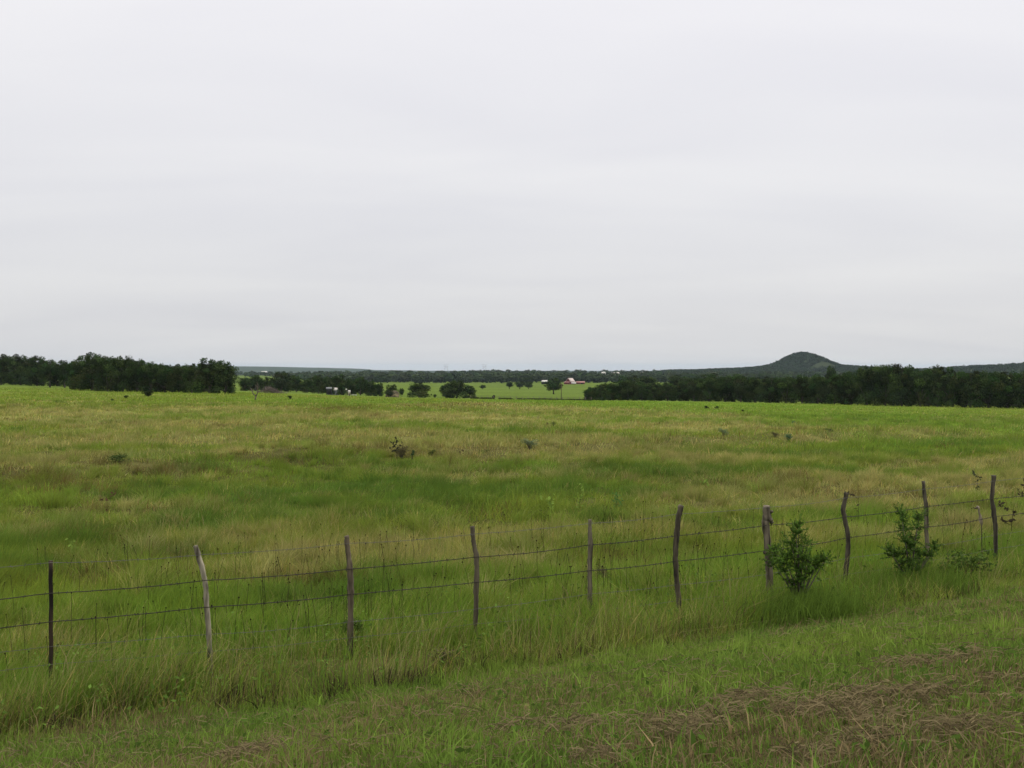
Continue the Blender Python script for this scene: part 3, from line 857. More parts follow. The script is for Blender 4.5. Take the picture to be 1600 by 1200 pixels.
POSTS = [  # axis in photograph pixels, half width in pixels, colour, own label
    ([(77, 877), (77, 950), (76, 1040)], [4.6, 4.6, 4.6], (.048, .032, .022), 'straight dark brown square-cut post'),
    ([(304, 853), (308, 868), (316, 895), (320, 920), (321, 945), (324, 985), (326, 1030)], [4.2, 4.4, 4.4, 4.2, 4.6, 4.4, 4.6], (.34, .325, .285), 'pale grey post with a bent leaning top'),
    ([(541, 838), (542, 855), (545, 878), (547, 905), (547, 930), (547, 960), (546, 1000)], [4.3, 4.2, 4.8, 5.2, 5.2, 4.8, 5.2], (.145, .122, .095), 'brown slightly curved post'),
    ([(738, 823), (739, 840), (741, 854), (744, 868), (745, 890), (744, 920), (744, 950), (742, 1000)], [3.6, 3.6, 3.8, 4.6, 4.4, 4.4, 4.2, 3.6], (.112, .098, .078), 'thin crooked post with a kink'),
    ([(922, 812), (922, 830), (923, 850), (922, 880), (922, 920), (922, 960), (921, 990)], [2.8, 3.4, 4.4, 4.2, 4.2, 4.2, 4.4], (.16, .145, .118), 'thin straight grey-brown post'),
    ([(1065, 790), (1061, 806), (1059, 825), (1057, 850), (1056, 872), (1058, 905), (1061, 935), (1063, 975)], [5.0, 4.4, 4.8, 4.4, 4.6, 4.2, 4.6, 5.4], (.105, .092, .072), 'dark leaning post with a slanted top'),
    ([(1198, 791), (1199, 806), (1197, 818), (1199, 840), (1202, 870), (1203, 895), (1204, 925), (1205, 955)], [5.4, 7.2, 6.4, 5.8, 6.6, 6.4, 6.2, 6.6], (.17, .152, .125), 'thick gnarled post with knots'),
    ([(1324, 770), (1321, 783), (1318, 797), (1321, 810), (1325, 830), (1327, 850), (1325, 875), (1322, 910)], [3.8, 3.4, 4.2, 3.6, 3.8, 3.8, 4.0, 4.0], (.085, .076, .062), 'dark S-shaped crooked post'),
    ([(1444, 752), (1445, 770), (1448, 788), (1449, 800), (1449, 830), (1451, 860), (1451, 885)], [2.8, 3.0, 3.4, 3.6, 3.4, 3.4, 3.4], (.15, .138, .115), 'slim grey post beside the right-hand shrub'),
    ([(1554, 743), (1553, 760), (1551, 780), (1554, 798), (1557, 820), (1558, 850), (1558, 875)], [3.8, 3.2, 3.2, 3.8, 3.6, 3.2, 3.4], (.08, .072, .06), 'dark wavy post'),
]
WIRES = [   # rows at the ten posts
    ([880, 867, 849.5, 834.5, 818, 804, 793, 778, 764, 752], .0026, 'g', 'thin pale grey top wire'),
    ([928, 908, 890, 871, 852, 838, 821, 808, 792, 779.5], .0051, 'r', None),
    ([973, 950, 930, 911, 892.5, 878, 860.5, 841, 824, 808], .0051, 'r', None),
    ([1012, 993, 973, 953, 929, 915, 898, 873, 855, 837], .0024, 'g', 'thin grey wire low in the grass'),
    ([1040, 1020, 998, 976, 955, 940, 922, 898, 878, 859], .0024, 'g', 'lowest thin grey wire half hidden by grass'),
]


def build_fence():
    root = thing('barbed_wire_fence', 'five-strand barbed wire fence on crooked cedar posts crossing the foreground', 'fence', (1.5, 13.2, gz(1.5, 13.2)))
    off = Vector(root.location)
    cols = []
    for i, (axis, hw, c, lab) in enumerate(POSTS):
        pc = axis[len(axis) // 2][0]; Z = fence_Z(pc); cols.append(pc)
        pts = [Vector(pz(a, r, Z)) - off for a, r in axis]
        rad = [.92 * h / F * Z for h in hw]
        # fill in, roughen and sink into the ground
        P, R = [], []
        for a in range(len(pts) - 1):
            n = 5
            for k in range(n):
                t = k / n
                P.append(pts[a].lerp(pts[a + 1], t) + Vector((random.uniform(-1, 1), random.uniform(-1, 1), 0)) * rad[a] * .10)
                R.append((rad[a] * (1 - t) + rad[a + 1] * t) * (1 if i == 0 else random.uniform(.92, 1.1)))
        P.append(pts[-1]); R.append(rad[-1])
        g = gz(pts[-1].x + off.x, pts[-1].y + off.y) - .25 - off.z
        P.append(Vector((pts[-1].x, pts[-1].y, min(g, pts[-1].z - .05)))); R.append(rad[-1])
        mb = MB()
        mb.tube(P, R, 4 if i == 0 else 9, c, True, 0 if i == 0 else .07)
        if i == 6:
            for (a, r, s) in ((1204, 812, 4), (1206, 816, 2.6), (1196, 863, 3.2), (1205, 799, 3)):
                b = Vector(pz(a, r, Z)) - off + Vector((0, -.03, 0))
                mb.tube([b + Vector((0, .03, -.012)), b + Vector((.01, -.012, .0)), b + Vector((.014, -.025, .006))], [s / F * Z, s / F * Z * .8, s / F * Z * .35], 7, tuple(x * .8 for x in c))
        o = link('fence_post', mb.mesh('fence_post', i != 0), M_POST, root)
        o['label'] = lab
        # staples holding the wires
    for (rows, rad, kind, lab) in WIRES:
        mb = MB()
        # beyond both sides of the picture
        cc = [-330] + cols + [1690]
        rr = [rows[0] - (rows[1] - rows[0]) / (cols[1] - cols[0]) * (cols[0] + 330) * 1.25] + rows + [rows[-1] + (rows[-1] - rows[-2]) / (cols[-1] - cols[-2]) * 135]
        line = []
        ptsw = [Vector(pz(a, r, fence_Z(a) - .035)) - off for a, r in zip(cc, rr)]
        for a in range(len(ptsw) - 1):
            p0, p1 = ptsw[a], ptsw[a + 1]
            n = 14
            sag = random.uniform(.004, .022)
            for k in range(n):
                t = k / n
                line.append(p0.lerp(p1, t) + Vector((0, 0, -sag * 4 * t * (1 - t) + random.uniform(-.002, .002))))
        line.append(ptsw[-1])
        mb.tube(line, rad, 4)
        # barbs
        for a in range(len(line) - 1):
            p0, p1 = line[a], line[a + 1]
            L = (p1 - p0).length; m = max(1, int(round(L / .12)))
            for k in range(m):
                b = p0.lerp(p1, (k + random.uniform(.3, .7)) / m)
                for s in range(2):
                    v = Vector((random.uniform(-.4, .4), random.uniform(-1, 1), random.uniform(-1, 1))).normalized() * .023
                    mb.tube([b - v, b + v], rad * .5, 3, cap=False)
        o = link('barbed_wire', mb.mesh('barbed_wire'), M_WIRE if kind == 'r' else M_WIREG, root)
        if lab: o['label'] = lab


build_fence()

# ------------------------------------------------------------------ shrubs in front of the fence
def juniper(name, label, base, Z, spires, n_leaf, base_col):
    X = (base[0] - 800) / F * Z
    root = thing(name, label, 'shrub', (X, Z, gz(X, Z)))
    off = Vector(root.location)
    Cs = []; mb = MB()
    for (c, r, s) in spires:
        p = Vector(pz(c, r, Z + random.uniform(-.18, .18))) - off
        rad = s / F * Z
        mid = Vector((p.x * .35, p.y * .4, p.z * .5))
        mb.tube([(random.uniform(-.02, .02), random.uniform(-.02, .02), -.1), mid, p], [.016, .010, .003], 6)
        Cs.append((p, rad))
    P, N, S, K = [], [], [], []
    for (p, rad) in Cs:
        rag = random.uniform(.45, 1.15)
        for k in range(int(rag * (14 + 230 * rad))):
            v = Vector((random.gauss(0, 1), random.gauss(0, 1), random.gauss(.25, .9))).normalized()
            s0 = p + v * rad * random.uniform(.0, .75)
            dr = (v + Vector((random.gauss(0, .35), random.gauss(0, .35), .45))).normalized()
            L = random.choice((random.uniform(.05, .12), random.uniform(.09, .22)))
            mb.tube([s0, s0 + dr * L], [.0028, .001], 3, cap=False)
            tint = random.uniform(.55, 1.45); yel = random.uniform(0, .5)
            for j in range(15):
                t = (j + random.random()) / 15
                sd_ = Vector((random.gauss(0, 1), random.gauss(0, 1), random.gauss(0, 1))).normalized()
                q = s0 + dr * (L * t) + sd_ * (.017 * (1 - .7 * t))
                P.append(tuple(q)); N.append(tuple((sd_ + Vector((0, -.2, .4))).normalized())); S.append(random.uniform(.008, .017))
                K.append((base_col[0] * tint * (1 + yel * t), base_col[1] * tint * (1 + .6 * yel * t), base_col[2] * tint))
    V, q = leaf_quads(np.array(P), np.array(N), np.array(S), 1.3)
    link('foliage', mesh_np('foliage', V, q, None, np.repeat(np.clip(np.array(K), .004, .5), 4, 0)), M_SHRUB, root)
    link('stem', mb.mesh('stem', True), M_BARK, root)


juniper('juniper_shrub', 'bushy dark green juniper beside the thick gnarled fence post', (1252, 955), 13.5,
        [(1248, 824, 4), (1245, 833, 7), (1238, 848, 9), (1256, 850, 12), (1246, 866, 17), (1229, 874, 16), (1264, 876, 17), (1278, 880, 10), (1248, 890, 20), (1225, 892, 13),
         (1268, 896, 14), (1212, 862, 9), (1209, 880, 9), (1250, 908, 13), (1240, 914, 9), (1256, 928, 7), (1290, 876, 6)], 7500, (.074, .145, .028))
juniper('juniper_shrub', 'dark green juniper with two upright spires near the slim grey post', (1425, 918), 15.0,
        [(1409, 803, 5), (1411, 815, 6), (1413, 828, 7), (1437, 812, 6), (1434, 826, 8), (1431, 842, 10), (1416, 846, 9), (1424, 860, 14), (1406, 866, 11), (1440, 868, 10),
         (1412, 882, 14), (1430, 884, 14), (1396, 870, 7), (1391, 860, 4), (1446, 884, 8), (1420, 900, 14), (1437, 902, 9), (1461, 856, 5), (1456, 868, 5)], 7500, (.070, .136, .029))

# ------------------------------------------------------------------ bushes and weeds in the pasture
def bush_proto(k, loose):
    lobes = []
    for i in range(9):
        a = random.uniform(0, 6.28); r = random.uniform(0, .33)
        z = random.uniform(.25, .78)
        s = random.uniform(.13, .22)
        lobes.append(((math.cos(a) * r, math.sin(a) * r, z), (s, s, s)))
    V, q, c = lobe_leaves(lobes, 2600 if not loose else 1100, .034, (1, 1, 1), .2, .08)
    f = mesh_np('foliage', V, q, None, c)
    mb = MB()
    for (c0, _) in lobes:
        mb.tube([(0, 0, -.05), (c0[0] * .4, c0[1] * .4, c0[2] * .5), c0], [.02, .014, .005], 4, cap=False)
    return f, mb.mesh('stem')


def tinted(me, colr, nm):
    m = me.copy(); m.name = nm
    a = m.color_attributes['Col']; n = len(m.vertices)
    b = np.empty(n * 4, np.float32); a.data.foreach_get('color', b); b = b.reshape(-1, 4)
    b[:, :3] = np.clip(b[:, :3] * np.array(colr), .003, .8); a.data.foreach_set('color', b.ravel())
    return m


BP = [bush_proto(k, False) for k in range(3)] + [bush_proto(k, True) for k in range(2)]
TINT = {'dark': (.09, .14, .045), 'grey': (.25, .33, .18), 'blue': (.12, .25, .13), 'brown': (.19, .175, .09), 'green': (.10, .17, .04), 'black': (.045, .065, .026)}
BM = {(i, t): tinted(p[0], TINT[t], 'foliage') for i, p in enumerate(BP) for t in TINT}


def bush(c, row, w, h, tint, label, loose=False, name='bush', Z=None):
    X, Z = px2g(c, row) if Z is None else ((c - 800) / F * Z, Z)
    t = thing(name, label, 'bush', (X, Z, gz(X, Z) - .02), random.uniform(0, 6.28))
    i = random.choice((3, 4) if loose else (0, 1, 2))
    t.scale = (w / F * Z * 1.1, w / F * Z * 1.1, h / F * Z * 1.1)
    link('foliage', BM[i, tint], M_SHRUB, t); link('stem', BP[i][1], M_STEM, t)


for a in [
    (232, 620, 22, 10, 'black', 'low dark bush in front of the left-hand wood'),
    (197, 623, 10, 5, 'dark', 'small bush just left of the low dark bush by the left-hand wood'),
    (176, 627, 7, 4, 'dark', 'tiny bush farthest left in front of the left-hand wood'),
    (453, 624, 9, 6, 'black', 'small dark bush right of the dead forked tree'),
    (827, 699, 30, 20, 'grey', 'grey-green rounded bush in the middle of the pasture', True),
    (627, 720, 34, 26, 'brown', 'brownish weedy bush with tall stalks left of the pasture centre', True),
    (675, 716, 14, 12, 'dark', 'dark weed clump between the brownish weedy bush and the thin dark weed', True),
    (757, 710, 22, 8, 'dark', 'low dark weed patch left of the grey-green bush', True),
    (865, 668, 11, 9, 'dark', 'small dark bush above the grey-green bush', True),
    (855, 667, 5, 5, 'brown', 'tiny brown bush touching the small dark bush'),
    (1131, 686, 17, 15, 'grey', 'greyish round bush right of centre in the pasture', True),
    (1233, 695, 19, 15, 'blue', 'bluish green bush right of the greyish round bush', True),
    (1211, 686, 14, 12, 'brown', 'brown weedy bush between the greyish and bluish green bushes', True),
    (1241, 664, 12, 9, 'blue', 'faint bluish bush farther out above the bluish green bush', True),
    (185, 724, 46, 17, 'dark', 'spreading dark weed clump in the left of the pasture', True),
    (1104, 639, 9, 6, 'black', 'small black-looking bush in front of the right-hand wood'),
    (1120, 639, 8, 5, 'dark', 'small dark bush just right of the black-looking bush'),
    (1161, 643, 6, 4, 'black', 'tiny dark bush right of the pair in front of the right-hand wood'),
    (697, 624, 20, 8, 'black', 'low black bush at the left foot of the broad mid-pasture oak', False, 'bush', 300),
    (680, 623, 7, 6, 'dark', 'tiny bush between the bushy dark tree and the low black bush', False, 'bush', 297),
    (772, 621, 8, 5, 'black', 'tiny dark bush alone in the green field right of the broad oak', False, 'bush', 330),
    (1505, 925, 95, 72, 'green', 'broad leafy weeds in front of the fence below the dark wavy post', True),
    (1440, 940, 90, 34, 'green', 'low leafy weeds in front of the two-spired juniper', True),
    (1215, 968, 60, 34, 'green', 'low leafy weeds at the foot of the thick gnarled post', True),
    (1310, 950, 80, 30, 'green', 'low leafy weeds right of the bushy juniper', True),
    (690, 1045, 70, 40, 'brown', 'dark withered weeds at the verge edge under the thin crooked post', True),
    (1090, 985, 60, 30, 'dark', 'dark withered weeds at the foot of the dark leaning post', True),
    (946, 912, 26, 36, 'brown', 'dry nest-like weed clump right of the thin straight fence post', True),
    (1075, 700, 40, 8, 'dark', 'low dark weed patch left of the greyish round bush', True),
    (607, 620, 22, 11, 'black', 'dark bush in front of the left side of the hay heap', False, 'bush', 290),
    (552, 1008, 44, 44, 'green', 'leafy green weed at the foot of the brown curved fence post'),
    (1296, 680, 16, 8, 'dark', 'low dark weeds right of the bluish green bush', True)]:
    bush(*a)


def stalk(c, row, hpx, label, leafcol, stemcol, branches=0, leaves=18, Zoff=0):
    X, Z = px2g(c, row); Z += Zoff; X = (c - 800) / F * Z
    H = hpx / F * Z
    t = thing('tall_weed', label, 'weed', (X, Z, gz(X, Z) - .02), 0)
    mb = MB(); ends = []
    lean = random.uniform(-.08, .08) * H
    P = [Vector((lean * (k / 5) ** 2, 0, H * k / 5)) for k in range(6)]
    mb.tube(P, [.0016 * Z / 10 + .004] * 3 + [.003] * 3, 5, stemcol)
    for b in range(branches):
        k = random.randint(2, 4); s = P[k]
        e = s + Vector((random.uniform(-.35, .35) * H, random.uniform(-.2, .2) * H, random.uniform(.1, .35) * H))
        mb.tube([s, s.lerp(e, .5) + Vector((0, 0, -.02 * H)), e], [.004, .003, .002], 4, stemcol, False); ends += [e, s.lerp(e, .6)]
    link('stem', mb.mesh('stem'), M_GRASS, t)
    if leaves:
        C = np.array([list(P[random.randint(1, 5)].lerp(P[random.randint(1, 5)], random.random()) + Vector((random.gauss(0, .05), random.gauss(0, .05), random.gauss(0, .03))) * (.4 + H)) for _ in range(leaves)]
                     + [list(e + Vector((random.gauss(0, .02), 0, random.gauss(0, .02)))) for e in ends for _ in range(3)])
        N = rng.normal(size=C.shape) + np.array([0, -.6, .5]); N /= np.linalg.norm(N, axis=1)[:, None]
        V, q = leaf_quads(C, N, rng.uniform(.018, .04, len(C)) * (.5 + Z / 40), 1.5)
        link('leaf', mesh_np('leaf', V, q, None, np.repeat(np.array(leafcol) * rng.uniform(.7, 1.3, (len(C), 1)), 4, 0)), M_GRASS, t)['kind'] = 'stuff'


YG = (.20, .30, .06); DS = (.045, .04, .03); GS = (.10, .15, .04)
stalk(113, 878, 36, 'pale yellow-green weed standing in the deep green hollow on the left', YG, GS, 0, 40)
stalk(166, 812, 34, 'reddish dry weed stalk in the left of the pasture', (.12, .07, .045), (.10, .06, .04), 2, 6)
stalk(862, 815, 44, 'slim light green weed behind the fence, leftmost of the pasture trio', YG, GS, 2, 26)
stalk(906, 800, 46, 'tallest light green weed behind the thin straight fence post', YG, GS, 1, 26)
stalk(963, 806, 34, 'leafy green weed right of the thin straight fence post top', (.09, .19, .05), GS, 1, 40)
stalk(1104, 768, 26, 'short light green weed above the dark leaning fence post', YG, GS, 1, 26)
stalk(644, 722, 18, 'dark upright weed right of the brownish weedy bush', (.05, .09, .04), DS, 1, 16)
stalk(720, 722, 18, 'thin dark weed stalk standing alone in the brown strip', (.06, .04, .03), DS, 0, 12)
stalk(620, 722, 32, 'tall dark seeding weed rising out of the brownish weedy bush', (.04, .045, .03), DS, 6, 12)
stalk(1529, 775, 34, 'dark weed stalk left of the dark wavy fence post', (.06, .075, .04), DS, 1, 14)
stalk(1582, 845, 60, 'dry forked twig weed right of the dark wavy fence post', (.06, .05, .035), DS, 6, 3)
stalk(1606, 800, 60, 'dry twig weed at the right edge of the picture', (.06, .05, .035), DS, 5, 4)
stalk(1342, 815, 50, 'thin brown stem standing behind the S-shaped fence post', (.06, .05, .035), DS, 1, 3)

# broken pale branch caught by the fence near the last post
def broken_branch():
    Z = fence_Z(1533) + .12
    b = pz(1535, 842, Z)
    root = thing('broken_branch', 'short bleached branch with a snapped dark tip leaning by the dark wavy post', 'branch', (b[0], Z, gz(b[0], Z)))
    off = Vector(root.location); mb = MB()
    k = Z / F
    P = [Vector(pz(c, r, Z)) - off for c, r in ((1536, 822), (1535, 817), (1534, 812), (1533, 806), (1531, 800), (1531, 796), (1530, 793), (1528, 791))]
    mb.tube([Vector((0.02, 0, -.05)), Vector(pz(1536, 840, Z)) - off, P[1]], [.7 * k, .6 * k, .6 * k], 6, (.07, .06, .04))
    mb.tube(P, [.8 * k, 2.2 * k, 3.0 * k, 1.9 * k, 1.1 * k, 1.5 * k, 2.3 * k, 1.2 * k], 7, (.34, .30, .26), wob=.1)
    mb.tube([P[6], Vector(pz(1526, 794.5, Z)) - off, Vector(pz(1522, 794, Z)) - off], [2 * k, 1.3 * k, .5 * k], 6, (.10, .08, .07))
    link('wood', mb.mesh('wood', True), M_POST, root)


broken_branch()

# dead forked tree and brush pile
def dead_tree():
    X, Z = px2g(398, 625)
    root = thing('dead_tree', 'small bare dead tree forking in two, in front of the farm grove', 'tree', (X, Z, gz(X, Z)))
    k = Z / F; mb = MB()

    def P(c, r): return Vector(((c - 398) * k, 0, (625 - r) * k))
    mb.tube([P(399, 627), P(399, 621), P(400, 618)], [1.2 * k, 1.1 * k, 1.0 * k], 7)
    mb.tube([P(400, 618), P(396, 615), P(394, 611), P(393, 606)], [1.0 * k, .9 * k, .8 * k, .3 * k], 6)
    mb.tube([P(400, 618), P(402, 614), P(402, 606), P(403, 600), P(401, 596)], [1.0 * k, .9 * k, .8 * k, .5 * k, .2 * k], 6)
    for (a, b) in (((394, 611), (391, 605)), ((402, 608), (406, 602)), ((402, 606), (399, 600)), ((394, 612), (397, 606))):
        mb.tube([P(*a), P(*b) + Vector((0, random.uniform(-.2, .2), 0))], [.5 * k, .2 * k], 5)
    link('trunk', mb.mesh('trunk', True), M_DEAD, root)


dead_tree()


def brush_pile():
    X, Z = px2g(425, 614.5); k = Z / F
    mb = MB()
    for (y0, y1) in ((-.3, .2), (.1, -.2), (0, .3)):
        mb.tube([(-22 * k, y0, .3), (-6 * k, 0, .9), (20 * k, y1, .35)], [.10, .08, .04], 5)
    for i in range(420):
        x = random.gauss(0, 9); h = max(1.5, 10 * math.exp(-((x + 6) / 13) ** 2))
        p = Vector((x * k, random.gauss(0, 5) * k, random.uniform(0, h) * k))
        v = Vector((random.uniform(-1, 1), random.uniform(-1, 1), random.uniform(-.2, .9))).normalized() * random.uniform(2, 5) * k
        mb.tube([p - v, p + v], [.22 * k, .10 * k], 3, cap=False)
    o = link('brush_pile', mb.mesh('brush_pile'), M_DEAD, None, (X, Z, gz(X, Z)))
    tag(o, 'heap of grey-brown dead branches beside the bare forked tree', 'brush pile')


brush_pile()

# ------------------------------------------------------------------ buildings
M_RED = solid_mat('red boards', (.16, .030, .030), (.11, .022, .022), 3, .8, .2, (1, 1, .2))
M_REDROOF = solid_mat('faded red tin', (.30, .12, .11), (.24, .09, .085), 2, .6)
M_TINP = solid_mat('pale pinkish tin', (.46, .38, .37), (.38, .31, .30), 2, .5)
M_TIN = solid_mat('pale grey tin', (.40, .39, .37), (.32, .31, .30), 2, .5)
M_WHITE = solid_mat('white boards', (.50, .50, .48), (.40, .40, .39), 3, .7)
M_CREAM = solid_mat('cream boards', (.46, .42, .31), (.34, .30, .22), 3, .8)
M_DARK = solid_mat('dark opening', (.02, .02, .02), (.015, .015, .015), 3, .9)
M_GREYW = solid_mat('grey blue boards', (.17, .19, .21), (.12, .13, .14), 3, .9)
M_HAY = solid_mat('old hay', (.20, .165, .09), (.05, .042, .025), .9, .95, .6)
M_STEEL = solid_mat('grey lattice steel', (.26, .27, .28), (.20, .21, .22), 1, .7)
M_GLASS = solid_mat('window pane', (.05, .06, .07), (.04, .045, .05), 2, .15)


def house(name, label, cat, loc, rz, W, D, H, RH, wall, roof, over=.35, door=None, windows=(), leans=()):
    """gabled building: ridge along local X"""
    t = thing(name, label, cat, loc, rz)
    m = MB(); a, b = W / 2, D / 2
    V = [(-a, -b, -1), (a, -b, -1), (a, b, -1), (-a, b, -1), (-a, -b, H), (a, -b, H), (a, b, H), (-a, b, H), (-a, 0, H + RH), (a, 0, H + RH)]
    m.add(V, [(0, 1, 5, 4), (1, 2, 6, 5), (2, 3, 7, 6), (3, 0, 4, 7)], [(5, 6, 9), (7, 4, 8)])
    link('wall', m.mesh('wall'), wall, t)
    r = MB(); s = RH / b; th = .18
    for sg in (-1, 1):
        y0, y1 = sg * (b + over), 0
        z0, z1 = H - s * over + .03, H + RH + .03
        P = [(-a - over, y0, z0), (a + over, y0, z0), (a + over, y1, z1), (-a - over, y1, z1)]
        P += [(x, y, z + th) for x, y, z in P]
        r.add(P, [(0, 1, 2, 3), (4, 5, 6, 7), (0, 1, 5, 4), (1, 2, 6, 5), (2, 3, 7, 6), (3, 0, 4, 7)])
    link('roof', r.mesh('roof'), roof, t)
    if door:
        x, w, h, side = door
        d = MB()
        if side == 'front': d.box((x, -b - .03, h / 2), (w, .08, h))
        else: d.box((-a - .03, x, h / 2), (.08, w, h))
        link('door', d.mesh('door'), M_DARK, t)
    for (x, z, w, h) in windows:
        d = MB(); d.box((x, -b - .03, z), (w, .08, h)); f = link('window', d.mesh('window'), M_GLASS, t)
    for (sx, w, h0, h1, mw, mr) in leans:
        d = MB()
        x0 = sx * a; x1 = sx * (a + w)
        d.add([(x0, -b * .9, -1), (x1, -b * .9, -1), (x1, b * .9, -1), (x0, b * .9, -1), (x0, -b * .9, h1), (x1, -b * .9, h0), (x1, b * .9, h0), (x0, b * .9, h1)],
              [(0, 1, 5, 4), (1, 2, 6, 5), (2, 3, 7, 6)])
        q = link('lean_to', d.mesh('lean_to'), mw, t)
        d = MB()
        P = [(x0, -b, h1 + .04), (x1 + sx * .4, -b, h0 - .05), (x1 + sx * .4, b, h0 - .05), (x0, b, h1 + .04)]
        P += [(x, y, z + .15) for x, y, z in P]
        d.add(P, [(0, 1, 2, 3), (4, 5, 6, 7), (0, 1, 5, 4), (1, 2, 6, 5), (2, 3, 7, 6), (3, 0, 4, 7)])
        link('lean_to_roof', d.mesh('lean_to_roof'), mr, q)
    return t


def at(c, Z):
    X = (c - 800) / F * Z
    return (X, Z, gz(X, Z))


# the red barn and its sheds beyond the valley
Zb = 985
house('barn', 'red barn with a steep pale pinkish roof beyond the green fields', 'barn', at(891, Zb), math.radians(52), 7.4, 6.2, 2.8, 3.2, M_RED, M_TINP, .4,
      (0, 2.4, 2.6, 'side'), (), ((-1, 3.2, 1.9, 2.7, M_RED, M_REDROOF),))
house('long_shed', 'low red shed with a faded red roof right of the barn', 'shed', at(907, Zb + 8), math.radians(-4), 8.4, 4.6, 1.6, 1.0, M_RED, M_REDROOF, .3, (1.5, 2, 1.7, 'front'))
house('lean_shed', 'small white-roofed shed at the front corner of the red barn', 'shed', at(896.5, Zb - 9), math.radians(-8), 4.2, 2.4, 1.0, .7, M_RED, M_WHITE, .3, (0, 1.4, .9, 'front'))


def open_shed():
    t = thing('open_shed', 'open-sided shed with a white roof left of the round oak', 'shed', at(851, Zb))
    r = MB(); a, b, H = 3.4, 2.6, 2.6
    for sg in (-1, 1):
        P = [(-a, sg * b, H), (a, sg * b, H), (a * .8, 0, H + 1.5), (-a * .8, 0, H + 1.5)]
        P += [(x, y, z + .15) for x, y, z in P]
        r.add(P, [(0, 1, 2, 3), (4, 5, 6, 7), (0, 1, 5, 4), (1, 2, 6, 5), (2, 3, 7, 6), (3, 0, 4, 7)])
    link('roof', r.mesh('roof'), M_WHITE, t)
    for x in (-a + .3, a - .3):
        for y in (-b + .3, b - .3):
            m = MB(); m.tube([(x, y, -.4), (x, y, H + .05)], .11, 6); link('post', m.mesh('post'), M_DARK, t)
    m = MB(); m.box((0, b - .15, 1.2), (2 * a - .8, .1, 2.4)); link('back_wall', m.mesh('back_wall'), M_DARK, t)


open_shed()
house('farmhouse', 'white house with a wide pale roof on the skyline right of the barn', 'house', at(961, 1700), math.radians(6), 13, 8, 4.2, 2.6, M_WHITE, M_TIN, .4,
      (2, 1.2, 2.1, 'front'), ((-3.5, 1.8, 1.4, 1.2), (4.5, 1.8, 1.4, 1.2)))
house('farmhouse', 'small white house on the skyline left of the wide pale roof', 'house', at(943, 1720), math.radians(-15), 6, 6, 4.6, 2.4, M_WHITE, M_WHITE, .3,
      (0, 1.1, 2.1, 'front'), ((1.8, 1.8, 1, 1.1),))
house('farmhouse', 'small pale house among the skyline trees farthest right of the white houses', 'house', at(1003, 1750), math.radians(10), 7, 6, 4.6, 2.2, M_CREAM, M_TIN, .3,
      (0, 1.1, 2.1, 'front'), ((2, 1.8, 1, 1.1),))
house('long_barn', 'long pale barn far off on the foot of the blue ridge', 'barn', at(413, 4300), math.radians(4), 24, 12, 5, 5, M_WHITE, M_WHITE, .4, (0, 4, 4, 'front'))
# farm sheds in the grove
house('small_shed', 'grey shed with a pale rounded-off roof under the farm grove oaks', 'shed', (*at(523, 296)[:2], at(523, 296)[2] + .5), math.radians(-12), 1.8, 1.6, 1.0, .5, M_GREYW, M_TIN, .12,
      (0, .6, .8, 'front'))
house('small_shed', 'low dark shed with a dull roof left of the pale-roofed grey shed', 'shed', (*at(514, 286)[:2], at(514, 286)[2] + .6), math.radians(8), 1.5, 1.4, 1.1, .3, M_DARK, M_GREYW, .1,
      (0, .5, .8, 'front'))
house('small_shed', 'narrow cream hut at the right end of the farm sheds', 'shed', at(545.5, 272), math.radians(15), .55, .6, 1.0, .35, M_CREAM, M_TIN, .06, (0, .3, .7, 'front'))


def water_tank():
    t = thing('water_tank', 'small white round tank raised on legs among the farm grove oaks', 'tank', at(541, 280))
    m = MB(); m.tube([(0, 0, 1.6), (0, 0, 1.65), (0, 0, 1.95), (0, 0, 2.0)], [.15, .22, .22, .1], 12); link('tank', m.mesh('tank'), M_WHITE, t)
    for a in range(4):
        x, y = .24 * math.cos(a * 1.57 + .6), .24 * math.sin(a * 1.57 + .6)
        m = MB(); m.tube([(x, y, -.3), (x, y, 1.56)], .03, 5); link('leg', m.mesh('leg'), M_DARK, t)


water_tank()
for c, w, lab in ((551, .62, 'white feed trough right of the narrow cream hut'), (555.5, .55, 'smaller white feed trough farthest right of the farm sheds')):
    p = at(c, 268)
    t = thing('feed_trough', lab, 'trough', p, .1)
    m = MB(); m.box((0, 0, .28), (w, .3, .06)); m.box((0, -.15, .37), (w, .04, .18)); m.box((0, .15, .37), (w, .04, .18))
    m.box((-w / 2, 0, .37), (.04, .26, .18)); m.box((w / 2, 0, .37), (.04, .26, .18)); link('basin', m.mesh('basin'), M_WHITE, t)
    for sx in (-1, 1):
        m = MB(); m.box((sx * w * .35, 0, .1), (.06, .24, .32)); link('leg', m.mesh('leg'), M_WHITE, t)


def hay_heap():
    X, Y, z = at(613, 295)
    nu, nv = 40, 14; V = []; Q = []
    for j in range(nv):
        for i in range(nu):
            a = 2 * math.pi * i / nu; e = math.pi / 2 * j / (nv - 1)
            n = float(vnoise(np.array([math.cos(a) * 2 + 5]), np.array([math.sin(a) * 2 + e * 3]), 77)[0])
            r = (1.95 + .35 * n) * max(0.0, math.cos(e)) ** .75
            V.append((r * math.cos(a), r * math.sin(a) * .8, (1.75 + .3 * n) * math.sin(e) - .15 * (j == 0)))
    for j in range(nv - 1):
        for i in range(nu):
            Q.append((j * nu + i, j * nu + (i + 1) % nu, (j + 1) * nu + (i + 1) % nu, (j + 1) * nu + i))
    o = link('hay_heap', mesh_np('hay_heap', V, Q, None, np.ones((len(V), 3)), True), M_HAY, None, (X, Y, z))
    tag(o, 'rounded heap of tan and brown old hay left of the bushy dark tree', 'hay heap')


hay_heap()

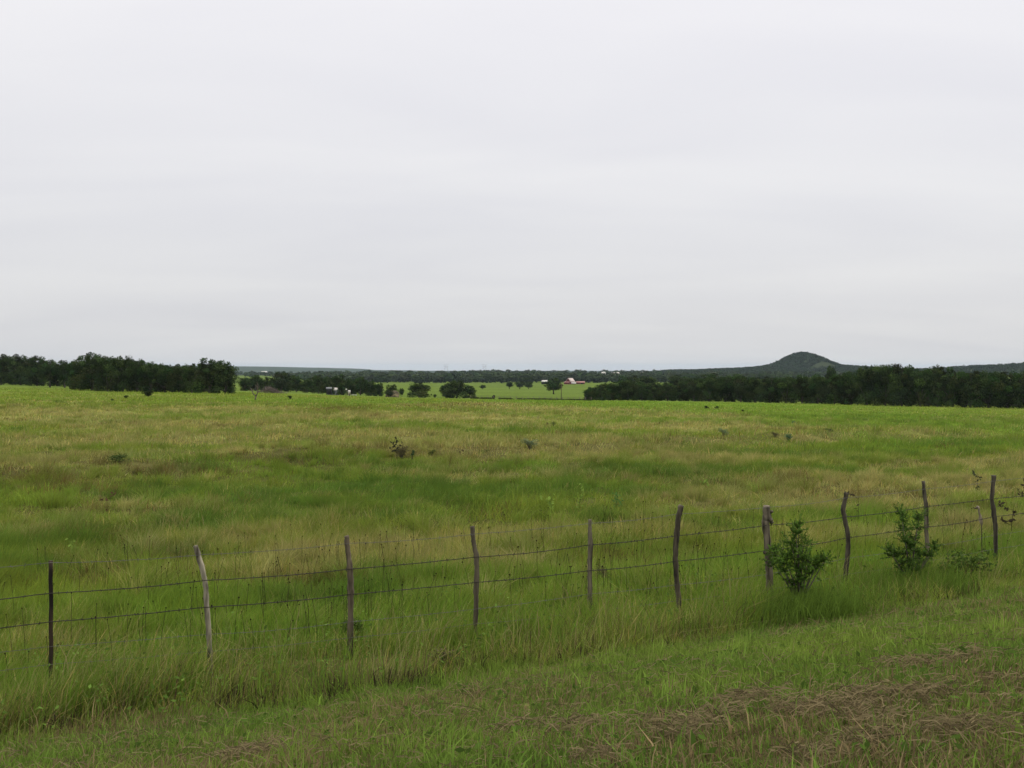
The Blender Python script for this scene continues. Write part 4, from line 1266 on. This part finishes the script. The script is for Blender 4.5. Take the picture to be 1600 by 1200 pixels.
# pole and old fence across the far pasture
def pole():
    t = thing('wooden_pole', 'thin wooden pole standing in front of the round oak', 'pole', at(877, 245))
    m = MB(); m.tube([(0, 0, -.5), (0, 0, 2.0), (.03, 0, 4.3)], [.11, .10, .08], 7)
    link('shaft', m.mesh('shaft'), M_STEM, t)
    m = MB(); m.box((0, -.12, 3.9), (.9, .08, .1)); link('cross_arm', m.mesh('cross_arm'), M_STEM, t)


pole()


def field_fence():
    t = thing('field_fence', 'low dark wire fence running across the far green field', 'fence', at(815, 255))
    off = Vector(t.location); w1 = []; w2 = []
    for i in range(22):
        c = 735 + i * 9.0; Z = 290 - i * 2.3
        p = Vector(at(c, Z)) - off
        m = MB(); m.tube([p + Vector((0, 0, -.3)), p + Vector((random.uniform(-.05, .05), 0, .95))], [.08, .07], 5); link('fence_post', m.mesh('fence_post'), M_DEAD, t)
        w1.append(p + Vector((0, -.09, .85))); w2.append(p + Vector((0, -.09, .5)))
    for w in (w1, w2):
        m = MB(); m.tube(w, .02, 4); link('wire', m.mesh('wire'), M_WIRE, t)
    n = 9000
    k = rng.uniform(0, 21, n); c = 735 + k * 9; Z = 290 - k * 2.3 + rng.normal(0, .5, n); X = (c - 800) / F * Z
    keep = fbm(X * .25, Z * .25, 181, 2) > .36
    X, Z = X[keep], Z[keep]; n = len(X)
    blades('fence_row_weeds', X, Z, rng.uniform(.2, .6, n), rng.uniform(.05, .12, n), np.array([.05, .065, .025]) * rng.uniform(.6, 1.4, (n, 1)), .3, .3, .02,
           'dark uncut weeds along the fence across the far green field', 'weeds')


field_fence()


def pylon(c, label):
    t = thing('power_pylon', label, 'pylon', at(c, 3300), .1)
    H = 30
    for sx in (-1, 1):
        m = MB(); m.tube([(sx * 5.2, 0, -1), (sx * 4.6, 0, H)], [.34, .26], 6); link('leg', m.mesh('leg'), M_STEEL, t)
    for z, w in ((H - 1, 17), (H - 6, 14)):
        m = MB(); m.box((0, 0, z), (w, .4, .5)); link('cross_arm', m.mesh('cross_arm'), M_STEEL, t)
    m = MB(); m.tube([(-4.8, 0, H - 14), (4.6, 0, H - 6)], .22, 5); m.tube([(4.8, 0, H - 14), (-4.6, 0, H - 6)], .22, 5); link('brace', m.mesh('brace'), M_STEEL, t)


pylon(697, 'left one of two faint power pylons on the horizon')
pylon(757, 'right one of two faint power pylons on the horizon')

# ------------------------------------------------------------------ air
mh, nt, out = new_mat('haze')
pv = nt.nodes.new('ShaderNodeVolumePrincipled')
pv.inputs['Color'].default_value = (.66, .82, 1.0, 1); pv.inputs['Density'].default_value = 0.000046
pv.inputs['Anisotropy'].default_value = .0
nt.links.new(pv.outputs[0], out.inputs['Volume'])
mb = MB()
mb.box((0, 0, (-48 + 50) / 2), (33000, 33000, 98))
hz = link('haze', mb.mesh('haze'), mh)
tag(hz, kind='stuff')

# ------------------------------------------------------------------ sky and sun
SUN_EL, SUN_AZ = math.radians(60), math.radians(35)      # azimuth measured from straight ahead towards the right
w = bpy.data.worlds.new('World'); scene.world = w; w.use_nodes = True
nt = w.node_tree
for n in list(nt.nodes): nt.nodes.remove(n)
out = nt.nodes.new('ShaderNodeOutputWorld')
sky = nt.nodes.new('ShaderNodeTexSky'); sky.sky_type = 'NISHITA'; sky.sun_disc = False
sky.sun_elevation = SUN_EL; sky.sun_rotation = SUN_AZ
sky.air_density = 1.0; sky.dust_density = 3.0
b1 = nt.nodes.new('ShaderNodeBackground'); b1.inputs['Strength'].default_value = .10
nt.links.new(sky.outputs[0], b1.inputs['Color'])
tc = nt.nodes.new('ShaderNodeTexCoord')
sep = nt.nodes.new('ShaderNodeSeparateXYZ'); nt.links.new(tc.outputs['Generated'], sep.inputs[0])


def math_n(op, a, b=None, clamp=False):
    n = nt.nodes.new('ShaderNodeMath'); n.operation = op; n.use_clamp = clamp
    for i, v in enumerate((a, b)):
        if v is None: continue
        if isinstance(v, (int, float)): n.inputs[i].default_value = v
        else: nt.links.new(v, n.inputs[i])
    return n.outputs[0]


zc = math_n('MAXIMUM', sep.outputs['Z'], 0.0)
den = math_n('ADD', zc, .16)
cx = math_n('DIVIDE', sep.outputs['X'], den); cy = math_n('DIVIDE', sep.outputs['Y'], den)
cmb = nt.nodes.new('ShaderNodeCombineXYZ'); nt.links.new(cx, cmb.inputs[0]); nt.links.new(cy, cmb.inputs[1])
mp = nt.nodes.new('ShaderNodeMapping'); mp.inputs['Scale'].default_value = (.55, 1.3, 1); mp.inputs['Rotation'].default_value = (0, 0, math.radians(-12))
mp.inputs['Location'].default_value = (3.1, 1.4, 0)
nt.links.new(cmb.outputs[0], mp.inputs[0])
no = nt.nodes.new('ShaderNodeTexNoise'); no.inputs['Scale'].default_value = 1.15; no.inputs['Detail'].default_value = 5; no.inputs['Roughness'].default_value = .48
no.inputs['Distortion'].default_value = .4
nt.links.new(mp.outputs[0], no.inputs['Vector'])
cr = nt.nodes.new('ShaderNodeValToRGB')
cr.color_ramp.elements[0].position = .25; cr.color_ramp.elements[1].position = .75
cr.color_ramp.elements[0].color = (.650, .649, .682, 1); cr.color_ramp.elements[1].color = (.735, .730, .740, 1)
nt.links.new(no.outputs['Fac'], cr.inputs[0])
# the cloud deck is thinner and brighter overhead than towards the horizon
ramp = nt.nodes.new('ShaderNodeValToRGB')
el = ramp.color_ramp.elements
el[0].position = 0.0; el[0].color = (.79, .80, .795, 1)
el[1].position = .36; el[1].color = (1.02, 1.01, 1.01, 1)
e = el.new(.16); e.color = (.90, .90, .90, 1)
e = el.new(.8); e.color = (1.85, 1.74, 1.52, 1)
nt.links.new(zc, ramp.inputs[0])
mu = nt.nodes.new('ShaderNodeMixRGB'); mu.blend_type = 'MULTIPLY'; mu.inputs[0].default_value = 1
nt.links.new(cr.outputs[0], mu.inputs[1]); nt.links.new(ramp.outputs[0], mu.inputs[2])
b2 = nt.nodes.new('ShaderNodeBackground'); b2.inputs['Strength'].default_value = 1.0
nt.links.new(mu.outputs[0], b2.inputs['Color'])
mx = nt.nodes.new('ShaderNodeMixShader'); mx.inputs[0].default_value = .93
nt.links.new(b1.outputs[0], mx.inputs[1]); nt.links.new(b2.outputs[0], mx.inputs[2])
nt.links.new(mx.outputs[0], out.inputs['Surface'])

sd = bpy.data.lights.new('sun', 'SUN'); sd.energy = 1.5; sd.angle = math.radians(11); sd.color = (1, .93, .80)
so = bpy.data.objects.new('sun', sd); col_main.objects.link(so)
d = Vector((math.sin(SUN_AZ) * math.cos(SUN_EL), math.cos(SUN_AZ) * math.cos(SUN_EL), math.sin(SUN_EL)))
so.rotation_euler = (-d).to_track_quat('-Z', 'Y').to_euler()

# ------------------------------------------------------------------ camera
cam = bpy.data.cameras.new('camera'); cam.lens = 35.01; cam.sensor_width = 36; cam.clip_end = 60000; cam.clip_start = .1
co = bpy.data.objects.new('camera', cam); col_main.objects.link(co)
co.location = (0, 0, 0); co.rotation_euler = (math.radians(90) - math.atan(25 / F), 0, 0)
scene.camera = co
scene.view_settings.view_transform = 'Standard'; scene.view_settings.look = 'None'
scene.view_settings.gamma = 1; scene.view_settings.exposure = .36
scene.cycles.max_bounces = 6; scene.cycles.diffuse_bounces = 3; scene.cycles.transmission_bounces = 4; scene.cycles.volume_bounces = 0
scene.cycles.filter_width = 1.5
